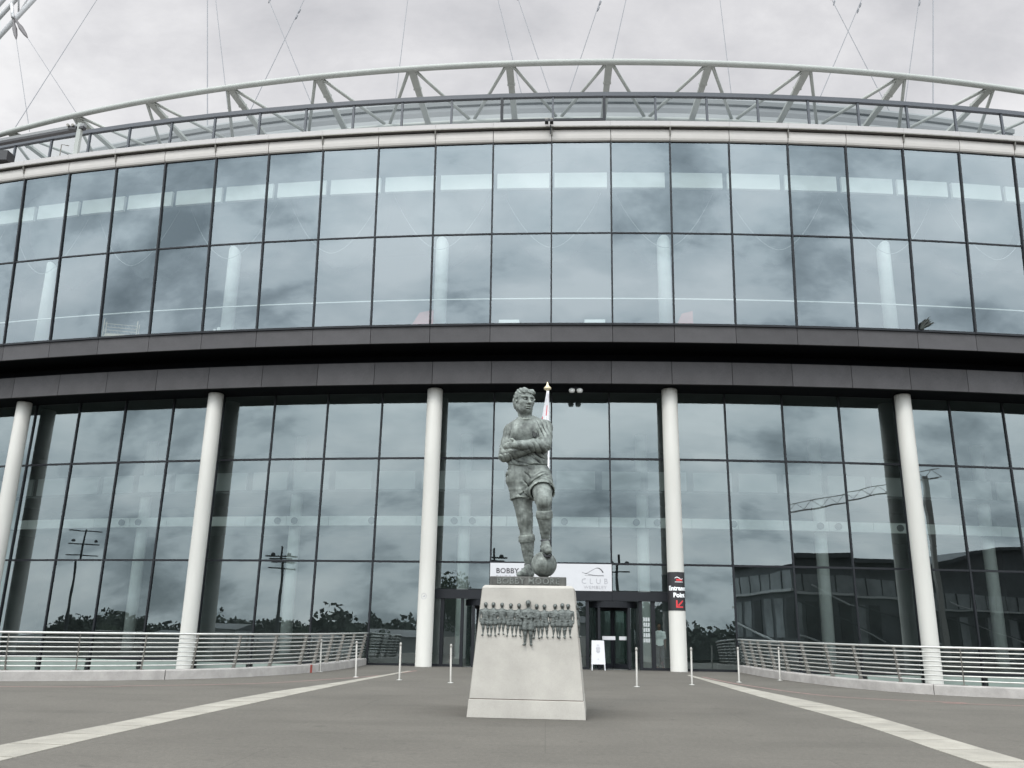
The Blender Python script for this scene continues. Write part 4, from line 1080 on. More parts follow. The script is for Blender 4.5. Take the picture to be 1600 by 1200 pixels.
n_ = len(ol); so.add([p+dn*.066 for p in ol]+[p+dn*.102 for p in ol], [tuple(range(n_, 2*n_))]+[(i, (i+1) % n_, n_+(i+1) % n_, n_+i) for i in range(n_)])
for u, w in ((.02, .035), (.02, -.035), (.30, .05), (.30, -.05), (.41, .03), (.41, -.03)):
    c_ = hl+d_*u+sd*w; so.tube([c_+dn*.09, c_+dn*.135], .018, 8)
so.build('boot_sole', 'bronze_dark', ST)
for nm, an in (('R', J['ankR']), ('L', J['ankL'])):
    rg_ = [(an[0]+.088*math.cos(2*math.pi*i/24), an[1]+.088*math.sin(2*math.pi*i/24), an[2]+(.02 if nm == 'R' else .01)) for i in range(25)]
    MB().tube(rg_, .018, 8, cap=False).build('boot_collar', 'bronze_dark', ST, smooth=True)
# ball: leather panels with sunk seams
BF = Field(np.array(J['ball'])-.29, np.array(J['ball'])+.29, 0.0125)
q = BF.P-np.array(J['ball'], np.float32); q = q@np.array(Matrix.Rotation(0.5, 3, 'X') @ Matrix.Rotation(0.4, 3, 'Z'), np.float32)
rr = np.linalg.norm(q, axis=1); nq = q/np.maximum(rr, 1e-6)[:, None]
ab = np.abs(nq); srt = np.sort(ab, axis=1)
seam = np.exp(-((srt[:, 2]-srt[:, 1])/.02)**2)                                       # cube faces
mx = np.argmax(ab, axis=1)
other = np.take_along_axis(nq, ((mx+1) % 3)[:, None], 1)[:, 0]/np.maximum(srt[:, 2], .1)
seam = np.maximum(seam, np.exp(-((np.abs(other)-.33)/.03)**2)*.9)
BF.d = (rr-.247+.004*seam).astype(np.float32)+BF.noise(30, .002, 71)
put('football', BF.mesh('football', 'bronze'), ST)

# --- head, turned towards the viewer's right
hc = np.array((-.145, -.03, 3.615)); yaw_ = R_(27)
ax_f = np.array((math.sin(yaw_), -math.cos(yaw_), -0.02)); ax_f /= np.linalg.norm(ax_f)
ax_r = np.cross(ax_f, (0, 0, 1)); ax_r /= np.linalg.norm(ax_r)          # to the side of the face seen on the right... statue's own left
ax_u = np.cross(ax_r, ax_f)
Rh = np.stack([ax_r, ax_f, ax_u], 1)
def H(x, f, u): return tuple(hc+ax_r*x+ax_f*f+ax_u*u)
K = Field(hc-.36, hc+.36, 0.0092)
K.ell(H(0, -.03, .075), (.188, .235, .20), 0, Rh)                       # skull
K.ell(H(0, .055, -.085), (.158, .17, .20), 0.06, Rh)                    # face
K.ell(H(0, .105, -.215), (.088, .085, .068), 0.07, Rh)                  # chin
for sx in (-1, 1):
    K.cone(H(sx*.145, -.04, -.10), H(sx*.085, .09, -.225), .05, .045, 0.06)           # jaw
    K.ell(H(sx*.100, .135, -.055), (.055, .05, .042), 0.05, Rh)         # cheekbones
    K.cone(H(sx*.03, .205, .048), H(sx*.125, .160, .055), .030, .026, 0.03)           # brow
K.cone((-.12, .02, 3.2), H(0, -.03, -.16), .14, .135, 0.06)             # neck
for sx in (-1, 1):
    K.ell(H(sx*.072, .232, .003), (.056, .062, .040), 0.018, Rh, cut=True)             # sockets
    K.ell(H(sx*.072, .165, .000), (.034, .034, .025), 0.003, Rh)
    K.cone(H(sx*.036, .186, .020), H(sx*.110, .166, .018), .011, .010, 0.008)         # upper lid
    K.cone(H(sx*.040, .182, -.028), H(sx*.105, .166, -.024), .009, .009, 0.012)
K.cone(H(0, .205, .035), H(0, .268, -.078), .022, .032, 0.025)          # nose
K.ell(H(.030, .232, -.086), (.022, .026, .018), 0.018, Rh); K.ell(H(-.030, .232, -.086), (.022, .026, .018), 0.018, Rh)
K.ell(H(.016, .262, -.106), (.010, .016, .009), 0.004, Rh, cut=True); K.ell(H(-.016, .262, -.106), (.010, .016, .009), 0.004, Rh, cut=True)
K.cone(H(-.050, .200, -.148), H(.050, .200, -.148), .019, .019, 0.012); K.cone(H(-.012, .222, -.146), H(.012, .222, -.146), .014, .014, 0.012)
K.cone(H(-.042, .198, -.182), H(.042, .198, -.182), .022, .022, 0.014)
K.cone(H(-.062, .212, -.165), H(.062, .212, -.165), .007, .007, 0.006, cut=True)
K.ell(H(0, .205, -.208), (.05, .018, .010), 0.012, Rh, cut=True)
for sx in (-1, 1):                                                       # ears
    K.ell(H(sx*.190, -.045, -.030), (.022, .045, .072), 0.012, Rh); K.ell(H(sx*.207, -.035, -.020), (.012, .024, .038), 0.008, Rh, cut=True)
    K.cone(H(sx*.05, .20, -.105), H(sx*.072, .175, -.155), .007, .006, 0.012, cut=True)   # nose-to-mouth lines
K.d += K.noise(40, 0.003, 91)
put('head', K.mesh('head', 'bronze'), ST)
G = Field(hc-.40, hc+.40, 0.0095)                                        # wavy hair swept to one side
G.ell(H(0, -.045, .095), (.198, .236, .196), 0, Rh)
G.ell(H(0, -.13, -.02), (.185, .17, .20), 0.05, Rh)
for sx in (-1, 1): G.cone(H(sx*.188, .010, .06), H(sx*.188, .02, -.05), .036, .022, 0.03)    # sideburns
G.cone(H(-.11, .130, .180), H(.10, .140, .165), .046, .036, 0.05)          # fringe
G.cone(H(-.03, .178, .150), H(.09, .175, .145), .036, .026, 0.03); G.cone(H(-.14, .13, .14), H(-.04, .180, .132), .032, .030, 0.03)
lq = (G.P-hc.astype(np.float32))@Rh.astype(np.float32)
wv = np.sin(lq[:, 0]*42+6*np.sin(lq[:, 2]*14+lq[:, 1]*9))*.5+np.sin(lq[:, 1]*38+5*np.sin(lq[:, 0]*13))*.5
G.d -= wv*0.014
G.d += G.noise(26, 0.008, 95)
face_cut = np.maximum(np.maximum(.075-lq[:, 1], lq[:, 2]-.128), np.abs(lq[:, 0])-.17)
G.d = np.maximum(G.d, -face_cut)
G.d = np.maximum(G.d, -.235-lq[:, 2])
for sx in (-1, 1): G.ell(H(sx*.20, -.03, -.055), (.05, .055, .075), 0.01, Rh, cut=True)
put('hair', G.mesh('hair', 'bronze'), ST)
# ================================================================= entrance
ent = thing('entrance_doors', 'glazed entrance with two revolving doors in dark frames behind the plinth', 'entrance', RC)
def eloc(k, dR, z): a = th(k); return Vector(((RG+dR)*math.sin(a), -(RG+dR)*math.cos(a), z))
def ebar(k, w, d, z0, z1, name='door_frame', dR=0.0):
    MB().box(-w/2, w/2, -(RG+dR)-d, -(RG+dR)+d, z0, z1).build(name, 'frame', ent, rz=th(k))
def epane(k0, k1, z0, z1, name='door_pane', g='glass_door', dR=0.0):
    w = (k1-k0)*DTH*RG/2-0.03
    MB().add([(-w, -(RG+dR), z0), (w, -(RG+dR), z0), (w, -(RG+dR), z1), (-w, -(RG+dR), z1)], [(0, 1, 2, 3)]).build(name, g, ent, rz=th((k0+k1)/2))
# header beam over the whole bay
for k in range(-2, 2):
    MB().box(-DTH*RG/2+0.002, DTH*RG/2-0.002, -RG-0.16, -RG+0.12, 2.62, 2.98).build('header_beam', 'frame', ent, rz=th(k+0.5))
DR = [(-1.02, 0.96), (1.03, 0.96)]
for kc, r in DR:
    c = eloc(kc, -0.78, 0)
    d = MB().lathe([(r+0.05, 2.36), (r+0.06, 2.60), (r-0.10, 2.60), (r-0.10, 2.36)], 36).build('revolving_door', 'frame', ent, loc=c, rz=th(kc))
    for s in (-1, 1):
        gb = MB(); v = []; fs = []
        for i in range(13):
            a = R_(-52+104*i/12)+(0 if s > 0 else math.pi)
            v += [(r*math.cos(a), r*math.sin(a), 0.06), (r*math.cos(a), r*math.sin(a), 2.36)]
        fs = [(2*i, 2*i+2, 2*i+3, 2*i+1) for i in range(12)]
        gb.add(v, fs).build('curved_glass', 'glass_door', d, smooth=True)
        for i in (0, 12):
            x, y = v[2*i][0], v[2*i][1]
            MB().box(x-0.05, x+0.05, y-0.05, y+0.05, 0.0, 2.37).build('door_post', 'frame', d)
    for q in range(4):
        a = R_(38)+q*math.pi/2; ca, sa = math.cos(a), math.sin(a)
        lf = MB()
        for (u0, u1, z0, z1) in ((0.03, 0.10, 0.04, 2.34), (r-0.12, r-0.04, 0.04, 2.34), (0.10, r-0.12, 0.04, 0.20), (0.10, r-0.12, 2.24, 2.34)):
            p = []
            for z in (z0, z1):
                for u, w in ((u0, -.025), (u1, -.025), (u1, .025), (u0, .025)): p.append((u*ca-w*sa, u*sa+w*ca, z))
            lf.hexa(p)
        lf.build('door_leaf', 'frame', d)
        MB().add([(0.1*ca, 0.1*sa, .2), ((r-.12)*ca, (r-.12)*sa, .2), ((r-.12)*ca, (r-.12)*sa, 2.24), (.1*ca, .1*sa, 2.24)], [(0, 1, 2, 3)]).build('leaf_glass', 'glass_door', d)
    MB().lathe([(0.04, 0.02), (0.04, 2.36)], 12).build('door_shaft', 'frame', d)
    if kc > 0:   # paper notices stuck on the leaf glass
        for du, w in ((-.20, .52), (.36, .30)):
            MB().box(du-w/2, du+w/2, -r*0.62, -r*0.62+0.012, 1.12, 1.26).build('paper_notice', 'sign', d)
for k, w in ((-1.78, .14), (-1.45, .12), (-.60, .12), (0.60, .12), (1.46, .12), (1.66, .16), (0.0, .16)): ebar(k, w, 0.08, 0.0, 2.62)
for a, b in ((-1.98, -1.80), (-1.76, -1.47), (-.58, -.03), (.03, .58), (1.48, 1.64), (1.68, 1.98)):
    epane(a, b, 0.10, 2.60); MB().box(-(b-a)*DTH*RG/2, (b-a)*DTH*RG/2, -RG-0.05, -RG+0.05, 0.0, 0.10).build('door_sill', 'frame', ent, rz=th((a+b)/2))
# small printed notices on the right-hand side light
for i in range(5):
    for j in range(3):
        MB().box(-.13+j*.09, -.06+j*.09, -RG-0.012, -RG-0.004, 1.05+i*.20, 1.20+i*.20).build('paper_notice', 'shed', ent, rz=th(1.555))

# ---------------------------------------------------------------- sign board over the doors
sg = thing('entrance_sign', 'wide white sign board lettered BOBBY MOORE ENTRANCE with a club arch logo above the doors', 'sign', RC)
for kk in (-0.5, 0.5):
    w = DTH*RG/2
    MB().box(-w+0.003, w-0.003, -RG-0.16, -RG-0.09, 2.99, 4.04).build('sign_board', 'sign', sg, rz=th(kk))
def on_board(me, kk, x, z, name):
    o = put(name, me, sg)
    o.matrix_local = Matrix.Rotation(th(kk), 4, 'Z') @ Matrix.Translation((x, -RG-0.166, z)) @ Matrix.Rotation(math.pi/2, 4, 'X')
on_board(text_mesh('lettering', 'BOBBY MOORE', 0.285, 'ink', 0.004, 'LEFT', 0.004, 1.05), -0.5, -0.98, 3.64, 'lettering')
on_board(text_mesh('lettering', 'ENTRANCE', 0.20, 'ink_grey', 0.004, 'LEFT', 0.0, 1.45), -0.5, -0.98, 3.42, 'lettering')
on_board(text_mesh('lettering', 'CLUB', 0.30, 'ink_grey', 0.004, 'LEFT', -0.005, 1.72), 0.5, 0.0, 3.27, 'lettering')
on_board(text_mesh('lettering', 'WEMBLEY', 0.185, 'ink_grey', 0.004, 'LEFT', -0.003, 1.15), 0.5, 0.10, 3.07, 'lettering')
lg = MB()      # arch over a long shallow bowl, drawn in tapering strokes
def stroke(pts, ws, y=0.0):
    v = []
    P_ = [Vector((x, 0, z)) for x, z in pts]
    for i, p in enumerate(P_):
        t = (P_[min(i+1, len(P_)-1)]-P_[max(i-1, 0)]).normalized(); n = Vector((-t.z, 0, t.x))*ws[i]/2
        v += [p+n, p-n]
    f_ = [(2*i, 2*i+1, 2*i+3, 2*i+2) for i in range(len(P_)-1)]
    vb = [(q.x, y, q.z) for q in v]; vf = [(q.x, y-0.006, q.z) for q in v]; n2 = len(v)
    lg.add(vf, [tuple(q) for q in f_]); 
arch_pts = [(-.32+.84*t, .10+.33*math.sin(math.pi*(t**1.6))**0.9*(0.6+.4*t)) for t in np.linspace(0.02, .97, 26)]
stroke(arch_pts, [0.012+0.045*max(0, (i/25-.55))*2 for i in range(26)])
bowl_pts = [(-.42+.94*t, .16-.16*math.sin(math.pi*t*.62)+.02*t) for t in np.linspace(0, 1, 20)]
stroke(bowl_pts, [.014]*20)
stroke([(-.30, .02), (.54, -.01)], [.010, .010])
o = put('arch_logo', lg.mesh('arch_logo', 'ink'), sg); o.matrix_local = Matrix.Rotation(th(0.5), 4, 'Z') @ Matrix.Translation((.42, -RG-0.162, 3.58)) @ Matrix.Diagonal((.92, 1, .8, 1))

# ---------------------------------------------------------------- signs on the pillars
rax = lambda z: RA-2.142+0.143*(1-z/11.2336)
ws = thing('pillar_sign', 'black wrap-round sign reading Entrance Point with a red arrow on the right door pillar', 'sign', RC)
zb, zt = 2.26, 3.72
cyl = MB(); cyl.tube([(0, -rax(zb), zb), (0, -rax(zt), zt)], 0.333, 48, cap=False)
cyl.build('sign_wrap', 'black', ws, smooth=True, rz=th(2))
def wrap(me, x0, z0, name, rr=0.3365, ang=0.0):
    bx = bmesh.new(); bx.from_mesh(me)
    for x in np.arange(min(v.co.x for v in bx.verts)+.03, max(v.co.x for v in bx.verts), .03):
        bmesh.ops.bisect_plane(bx, geom=bx.faces[:]+bx.edges[:]+bx.verts[:], plane_co=(x, 0, 0), plane_no=(1, 0, 0))
    bx.to_mesh(me); bx.free()
    for v in me.vertices:
        a = (v.co.x+x0)/rr+ang
        v.co = Vector((rr*math.sin(a), -rax(v.co.y+z0)-rr*math.cos(a), v.co.y+z0))
    put(name, me, ws, rz=th(2))
wrap(text_mesh('lettering', 'Entrance', 0.235, 'ink_white', 0.0, 'LEFT', 0.010), -.385, 3.03, 'lettering')
wrap(text_mesh('lettering', 'Point', 0.235, 'ink_white', 0.0, 'LEFT', 0.010), -.18, 2.77, 'lettering')
def poly_me(name, pts, m, sub=10):
    bmx = bmesh.new(); bmx.faces.new([bmx.verts.new((x, z, 0)) for x, z in pts])
    for x in np.linspace(min(p[0] for p in pts)+.01, max(p[0] for p in pts)-.01, sub):
        bmesh.ops.bisect_plane(bmx, geom=bmx.faces[:]+bmx.edges[:]+bmx.verts[:], plane_co=(x, 0, 0), plane_no=(1, 0, 0))
    me = bpy.data.meshes.new(name); bmx.to_mesh(me); bmx.free(); me.materials.append(M[m]); return me
# arrow pointing down to the left
for pts in ([(-.14, -.13), (-.08, -.13), (-.08, .15), (-.14, .15)], [(-.08, -.13), (.15, -.13), (.15, -.075), (-.08, -.075)], [(-.075, -.03), (-.03, -.07), (.17, .12), (.12, .16)]):
    wrap(poly_me('arrow', pts, 'ink_red'), .06, 2.50, 'arrow', 0.337)
wrap(poly_me('logo', [(-.12, 0), (.14, 0), (.14, .08), (-.12, .08)], 'ink_red'), .07, 3.38, 'logo', 0.337)
wrap(poly_me('logo', [(-.17+.34*i/12, .17+.04*math.sin(i/12*6)) for i in range(13)]+[(.17-.34*i/12, .145+.04*math.sin((12-i)/12*6)) for i in range(13)], 'ink_white'), .07, 3.33, 'logo', 0.337)
wrap(poly_me('logo', [(-.17, 0), (.17, 0), (.17, .018), (-.17, .018)], 'ink_white'), .07, 3.335, 'logo', 0.337)
nt_ = thing('pillar_notice', 'small round grey notice printed on the white pillar left of the doors', 'notice', RC)
def wrap2(me, name):
    for v in me.vertices:
        a = v.co.x/0.327-.12; v.co = Vector((0.327*math.sin(a), -rax(2.6)-0.327*math.cos(a), v.co.y+2.66))
    put(name, me, nt_, rz=th(-2))
rgp = [(.115*math.cos(2*math.pi*i/24), .115*math.sin(2*math.pi*i/24)) for i in range(25)]; rgi = [(x*.86, y*.86) for x, y in rgp]
ringm = MB().add([(x, y, 0) for x, y in rgp]+[(x, y, 0) for x, y in rgi], [(i, i+1, 26+i, 25+i) for i in range(24)]).mesh('notice_ring', 'ink_grey'); wrap2(ringm, 'notice_ring')
pic = MB(); pic.add([(-.05, -.03, 0), (.04, .05, 0), (.06, .03, 0), (-.03, -.05, 0)], [(3, 2, 1, 0)]); pic.add([(-.01, .02, 0), (.05, .02, 0), (.05, -.03, 0), (-.01, -.03, 0)], [(3, 2, 1, 0)])
wrap2(pic.mesh('notice_symbol', 'ink_grey'), 'notice_symbol')
ln = MB()
for i in range(3): ln.add([(-.10, -.165-i*.05, 0), (.10, -.165-i*.05, 0), (.10, -.145-i*.05, 0), (-.10, -.145-i*.05, 0)], [(0, 1, 2, 3)])
wrap2(ln.mesh('notice_print', 'shed'), 'notice_print')

# ---------------------------------------------------------------- A-frame board by the right revolving door
af = thing('a_frame_sign', 'white A-frame board standing at the right revolving door', 'sign', (2.02, 35.62, 0), R_(2))
MB().hexa([(-.27, -.20, .22), (.27, -.20, .22), (.27, -.17, .22), (-.27, -.17, .22), (-.24, -.02, 1.10), (.24, -.02, 1.10), (.24, .01, 1.10), (-.24, .01, 1.10)]).build('sign_panel', 'sign', af)
for s in (-1, 1):
    MB().hexa([(s*.25-.018, -.245, 0), (s*.25+.018, -.245, 0), (s*.25+.018, -.215, 0), (s*.25-.018, -.215, 0), (s*.24-.018, -.2, .22), (s*.24+.018, -.2, .22), (s*.24+.018, -.17, .22), (s*.24-.018, -.17, .22)]).build('leg', 'sign', af)
    MB().tube([(s*.25, .40, 0), (s*.24, .03, 1.08)], .014, 6).build('leg', 'post', af)
pm = MB()
for i, (w, z) in enumerate([(.10, .92), (.15, .84), (.17, .79), (.14, .74), (.16, .69), (.10, .64), (.05, .40)]):
    y = -.20+(z-.22)*.205-.003
    pm.hexa([(-w/2, y-.004, z), (w/2, y-.004, z), (w/2, y, z), (-w/2, y, z), (-w/2, y-.004, z+.022), (w/2, y-.004, z+.022), (w/2, y, z+.022), (-w/2, y, z+.022)])
pm.build('print_lines', 'ink_grey', af)

# ---------------------------------------------------------------- bollards
bm_ = MB(); bm_.lathe([(0.036, 0.0), (0.036, 0.02), (0.029, 0.03), (0.029, 0.98)], 16)
boll = bm_.mesh('bollard_post', 'bollard', True)
cap_ = MB().lathe([(0.034, 0.98), (0.036, 1.0), (0.034, 1.035), (0.022, 1.06), (0.005, 1.068)], 16).mesh('bollard_cap', 'bollard', True)
base_ = MB().lathe([(0.085, 0.0), (0.085, 0.008), (0.05, 0.014)], 20).mesh('bollard_base', 'steel', True)
for i, (x, y, a, lb) in enumerate([
        (-7.56, 30.58, 0.03, 'slim post farthest left, against the red-marked end of the left railing'),
        (-5.83, 28.11, 0.035, 'second slim post from the left, beside the left railing'),
        (-4.32, 27.1, 0.01, 'slim post on the tip of the left paving strip, before the left door pillar'),
        (-2.71, 26.24, 0.02, 'slim post standing just left of the plinth'),
        (2.57, 26.15, -0.005, 'slim post right of the plinth, in front of the revolving door'),
        (4.33, 27.52, -0.012, 'slim post just right of the Entrance Point pillar'),
        (6.09, 29.31, -0.01, 'slim post at the near end of the right railing'),
        (7.76, 30.87, -0.015, 'slim post farthest right, in front of the right railing')]):
    b = thing('bollard', lb, 'bollard', (x, y, 0.0), 0, 'slim posts across the walkway')
    b.rotation_euler = (random.uniform(-.01, .01), -a, 0)
    put('post', boll, b); put('cap', cap_, b); put('base_plate', base_, b)

# ---------------------------------------------------------------- kerb walls with railings
def railing(curve, side, post_steps, lab_k, lab_r, cut_at, red_at=None):
    """side: +1 when the walkway lies to the right of the curve's direction"""
    pts = [Vector(p) for p in curve]
    lens = [0]
    for a, b in zip(pts[:-1], pts[1:]): lens.append(lens[-1]+(b-a).length)
    tot = lens[-1]
    def at(d):
        d = max(0, min(tot, d))
        for i in range(len(pts)-1):
            if d <= lens[i+1]: 
                return pts[i].lerp(pts[i+1], (d-lens[i])/max(1e-6, lens[i+1]-lens[i]))
        return pts[-1]
    def inward(d):
        t = (at(d+.15)-at(d-.15)).normalized(); return Vector((t.y, -t.x, 0))*side
    kw = thing('kerb_wall', lab_k, 'kerb', at(tot*0.75))
    cuts = [0]+[c for c in cut_at]+[tot]
    for c0, c1 in zip(cuts[:-1], cuts[1:]):
        n = max(2, int((c1-c0)/0.5)); v = []; fs = []
        for i in range(n+1):
            d = c0+0.012+(c1-c0-.024)*i/n; p = at(d); nn = inward(d)
            for off, z in ((0.0, -0.05), (0.0, 0.235), (-0.02, 0.262), (-.34, 0.262), (-.36, 0.235), (-.36, -0.92)):
                q = p+nn*off; v.append((q.x, q.y, z))
        for i in range(n):
            for j in range(6): fs.append((i*6+j, i*6+(j+1) % 6, (i+1)*6+(j+1) % 6, (i+1)*6+j))
        fs += [tuple(range(6)), tuple(n*6+j for j in reversed(range(6)))]
        mb = MB().add([tuple(Vector(q)-kw.location) for q in v], fs); me = mb.mesh('kerb_block', 'kerb')
        bmx = bmesh.new(); bmx.from_mesh(me); bmesh.ops.recalc_face_normals(bmx, faces=bmx.faces); bmx.to_mesh(me); bmx.free()
        put('kerb_block', me, kw)
    if red_at:
        p = at(red_at); nn = inward(red_at); t = (at(red_at+.1)-at(red_at-.1)).normalized(); q = p+nn*0.012-kw.location
        MB().hexa([tuple(q+t*s*.05+nn*w+Vector((0, 0, z))) for z in (0.0, .25) for s, w in ((-1, -.02), (1, -.02), (1, .01), (-1, .01))]).build('red_mark', 'red_mark', kw)
    rl = thing('railing', lab_r, 'railing', at(tot*0.75)+Vector((0, 0, .262)))
    O = rl.location
    def rpt(d, h):     # point of the leaning rail plane: h above the kerb top
        lean = -0.21+0.21*(h/0.96)
        return at(d)+inward(d)*lean+Vector((0, 0, 0.262+h))-O
    ds = np.linspace(0, tot-0.05, 90)
    for i in range(8):
        h = 0.96-i*0.121
        MB().tube([rpt(d, h) for d in ds], 0.031 if i == 0 else 0.019, 8).build('top_rail' if i == 0 else 'rail', 'steel', rl, smooth=True)
    for d in post_steps:
        nn = inward(d); t = (at(d+.1)-at(d-.1)).normalized()
        a, b = rpt(d, -0.005)-nn*0.03, rpt(d, 0.945)-nn*0.035
        w = .065
        MB().hexa([tuple(a+nn*s*w+t*u*.014) for s, u in ((-1, -1), (1, -1), (1, 1), (-1, 1))]+[tuple(b+nn*s*w*.75+t*u*.014) for s, u in ((-1, -1), (1, -1), (1, 1), (-1, 1))]).build('post', 'post', rl)
        c = rpt(d, 0)-nn*0.03
        MB().box(c.x-.06, c.x+.06, c.y-.06, c.y+.06, c.z+.001, c.z+.013).build('foot_plate', 'post', rl)
    return at, tot
def clen(curve, target):
    best = None; L = 0; t = Vector(target)
    for a, b in zip(curve[:-1], curve[1:]):
        ab = (b-a).xy; u = max(0, min(1, (t-a.xy).dot(ab)/max(1e-9, ab.length_squared)))
        d = (a.xy+ab*u-t).length
        if best is None or d < best[0]: best = (d, L+u*ab.length)
        L += (b-a).length
    return best[1]
POSTS_L = [(-14.3, 23.96), (-12.77, 24.57), (-11.39, 25.31), (-10.18, 25.99), (-9.25, 26.97), (-8.66, 28.3), (-8.36, 29.86), (-8.03, 30.73), (-7.82, 31.7), (-7.74, 32.9), (-7.56, 34.24), (-7.54, 36.03), (-7.39, 37.16)]
POSTS_R = [(7.64, 36.36), (7.83, 35.58), (7.98, 34.55), (8.15, 33.59), (8.24, 32.43), (8.33, 31.34), (8.45, 29.95), (8.75, 28.56), (9.34, 27.41), (10.22, 26.31), (11.32, 25.39)]
cl2 = clen(KL, (-10.57, 25.21)); totL = sum((b-a).length for a, b in zip(KL[:-1], KL[1:]))
stepsL = [clen(KL, p) for p in POSTS_L]+[clen(KL, POSTS_L[0])-1.75*i for i in range(1, 7)]
railing(KL, +1, [d for d in stepsL if 0.3 < d < totL-0.15], 'pale concrete kerb wall along the left edge of the walkway', 'stainless railing with raked posts along the left edge of the walkway', [cl2-24, cl2-12, cl2], totL-6.2)
cr2 = clen(KR, (10.18, 25.41)); totR = sum((b-a).length for a, b in zip(KR[:-1], KR[1:]))
stepsR = [clen(KR, p) for p in POSTS_R]+[clen(KR, POSTS_R[-1])-1.75*i for i in range(1, 7)]
railing(KR, -1, [d for d in stepsR if 0.3 < d < totR-0.15], 'pale concrete kerb wall along the right edge of the walkway', 'stainless railing with raked posts along the right edge of the walkway', [cr2-24, cr2-12, cr2-0.3])

# ---------------------------------------------------------------- flagpole behind the statue
fp = thing('flagpole', 'white flagpole with a gilt finial and a furled red and white flag behind the statue', 'flagpole', (0.07, 24.0, 0))
fp.rotation_euler = (0, R_(-0.45), 0)
MB().lathe([(0.20, 0), (0.20, 0.03), (0.060, 0.05), (0.050, 4.0), (0.032, 8.05)], 20).build('pole', 'white', fp, smooth=True)
MB().lathe([(0.045, 8.05), (0.10, 8.09), (0.105, 8.13), (0.06, 8.17), (0.04, 8.20), (0.02, 8.27), (0.004, 8.31)], 16).build('finial', 'gold', fp, smooth=True)
fv, ff, mids = [], [], []
nu, nv = 34, 26
for j in range(nv+1):
    t = j/nv; z = 8.02-2.6*t
    wdt = 0.05+0.27*min(1, t*1.6)+.03*t
    for i in range(nu+1):
        u = i/nu; ph = u*7*math.pi
        amp = 0.016+0.014*t
        fv.append((0.035-wdt*u+0.008*math.sin(3*t+5*u), amp*math.sin(ph+0.8*math.sin(4*t))-0.075, z-0.05*u))
for j in range(nv):
    for i in range(nu):
        a = j*(nu+1)+i; ff.append((a, a+1, a+nu+2, a+nu+1))
fl = MB().add(fv, ff).build('flag', 'flag', fp, smooth=True)
fl.data.materials.append(M['flag_red'])
for p in fl.data.polygons:
    j, i = p.index//nu, p.index % nu
    if (13 <= i <= 16 and 4 <= j <= 6) or (i >= 31 and 7 <= j <= 11): p.material_index = 1
md = fl.modifiers.new('thickness', 'SOLIDIFY'); md.thickness = 0.008

CABLES = [
    ((-41.01, 59.84, 38.65), (-66.32, 90.0, 72.91), 0.03, 'thin steel cable dropping from the arch joint at far left'),
    ((-34.6, 57.11, 36.93), (-66.09, 90.0, 73.0), 0.03, 'cable slanting right from the arch joint at far left'),
    ((-43.06, 60.82, 39.27), (-50.82, 88.82, 86.04), 0.03, 'cable slanting down to the left across the far left of the sky'),
    ((-24.0, 53.67, 35.0), (-39.47, 81.67, 79.1), 0.045, 'thickest upright cable left of centre'),
    ((-22.54, 53.29, 36.28), (-39.32, 81.29, 78.75), 0.03, 'thin cable just right of the upright cable at left'),
    ((-16.02, 51.89, 35.32), (-35.2, 79.89, 77.35), 0.03, 'cable leaning right in the crossed pair left of centre'),
    ((-20.99, 52.92, 35.27), (-23.65, 80.92, 78.1), 0.03, 'cable leaning left in the crossed pair left of centre'),
    ((-10.28, 51.02, 34.95), (-14.66, 79.02, 76.15), 0.03, 'single cable between the left crossed pair and the statue'),
    ((-1.66, 50.34, 34.67), (-7.76, 78.34, 75.37), 0.03, 'left of the two cables above the statue head'),
    ((0.26, 50.28, 34.62), (-6.25, 78.28, 75.29), 0.03, 'cable with clamps running down to the middle of the roof'),
    ((1.1, 50.27, 34.61), (8.24, 78.27, 75.01), 0.03, 'clamped cable leaning left, right of the middle of the roof'),
    ((3.87, 50.28, 36.27), (10.06, 78.28, 74.98), 0.03, 'short cable right of the middle that ends behind the roof tube'),
    ((11.98, 50.74, 34.83), (17.41, 78.74, 75.27), 0.03, 'lone cable above the right door pillar'),
    ((22.81, 52.38, 34.94), (26.66, 80.38, 76.64), 0.03, 'cable leaning right in the crossed pair at right'),
    ((17.65, 51.45, 35.01), (37.22, 79.45, 75.57), 0.03, 'cable leaning left in the crossed pair at right'),
    ((23.73, 52.58, 34.96), (41.54, 80.58, 76.54), 0.03, 'thin clamped cable just left of the right upright cable'),
    ((25.87, 53.06, 35.01), (42.2, 81.06, 76.99), 0.045, 'thickest upright cable at right'),
]
ARCH_CHORDS = [
    ((-77.44, 90.0, 55.46), (-55.55, 92.0, 93.21)),
    ((-80.2, 92.6, 59.5), (-57.59, 94.6, 99.24)),
    ((-77.01, 88.5, 58.64), (-55.42, 90.5, 97.4)),
    ((-80.18, 91.5, 63.26), (-57.63, 93.5, 103.3)),
]
ARCH_JOINT = (-66.46, 90.0, 73.28)
for i, (a, b, r, lb) in enumerate(CABLES):
    lo, hi = Vector(a), Vector(b)
    t = thing('stay_cable', lb, 'cable', a, 0, 'steel cables rising from the roof to the arch')
    MB().tube([(0, 0, 0), tuple(hi-lo)], r, 6).build('cable', 'cable', t)
    if 'clamp' in lb or 'leaning' in lb:
        for fr in ((.46, .49) if i % 2 else (.40, .43)):
            c = (hi-lo)*fr; MB().tube([c+Vector((-.02, 0, -.3)), c+Vector((.05, 0, -.12)), c+Vector((.12, 0, .12)), c+Vector((.10, 0, .25))], .06, 6, radii=[.03, .07, .07, .03]).build('clamp', 'cable', t)
    if 'arch joint' in lb:
        d = (hi-lo); L = d.length; d.normalize()
        p = [d*L*(1-u) for u in (0.0, .07, .12, .20, .25)]
        MB().tube(p, .1, 10, radii=[.12, .16, .27, .20, .05]).build('socket', 'socket', t, smooth=True)
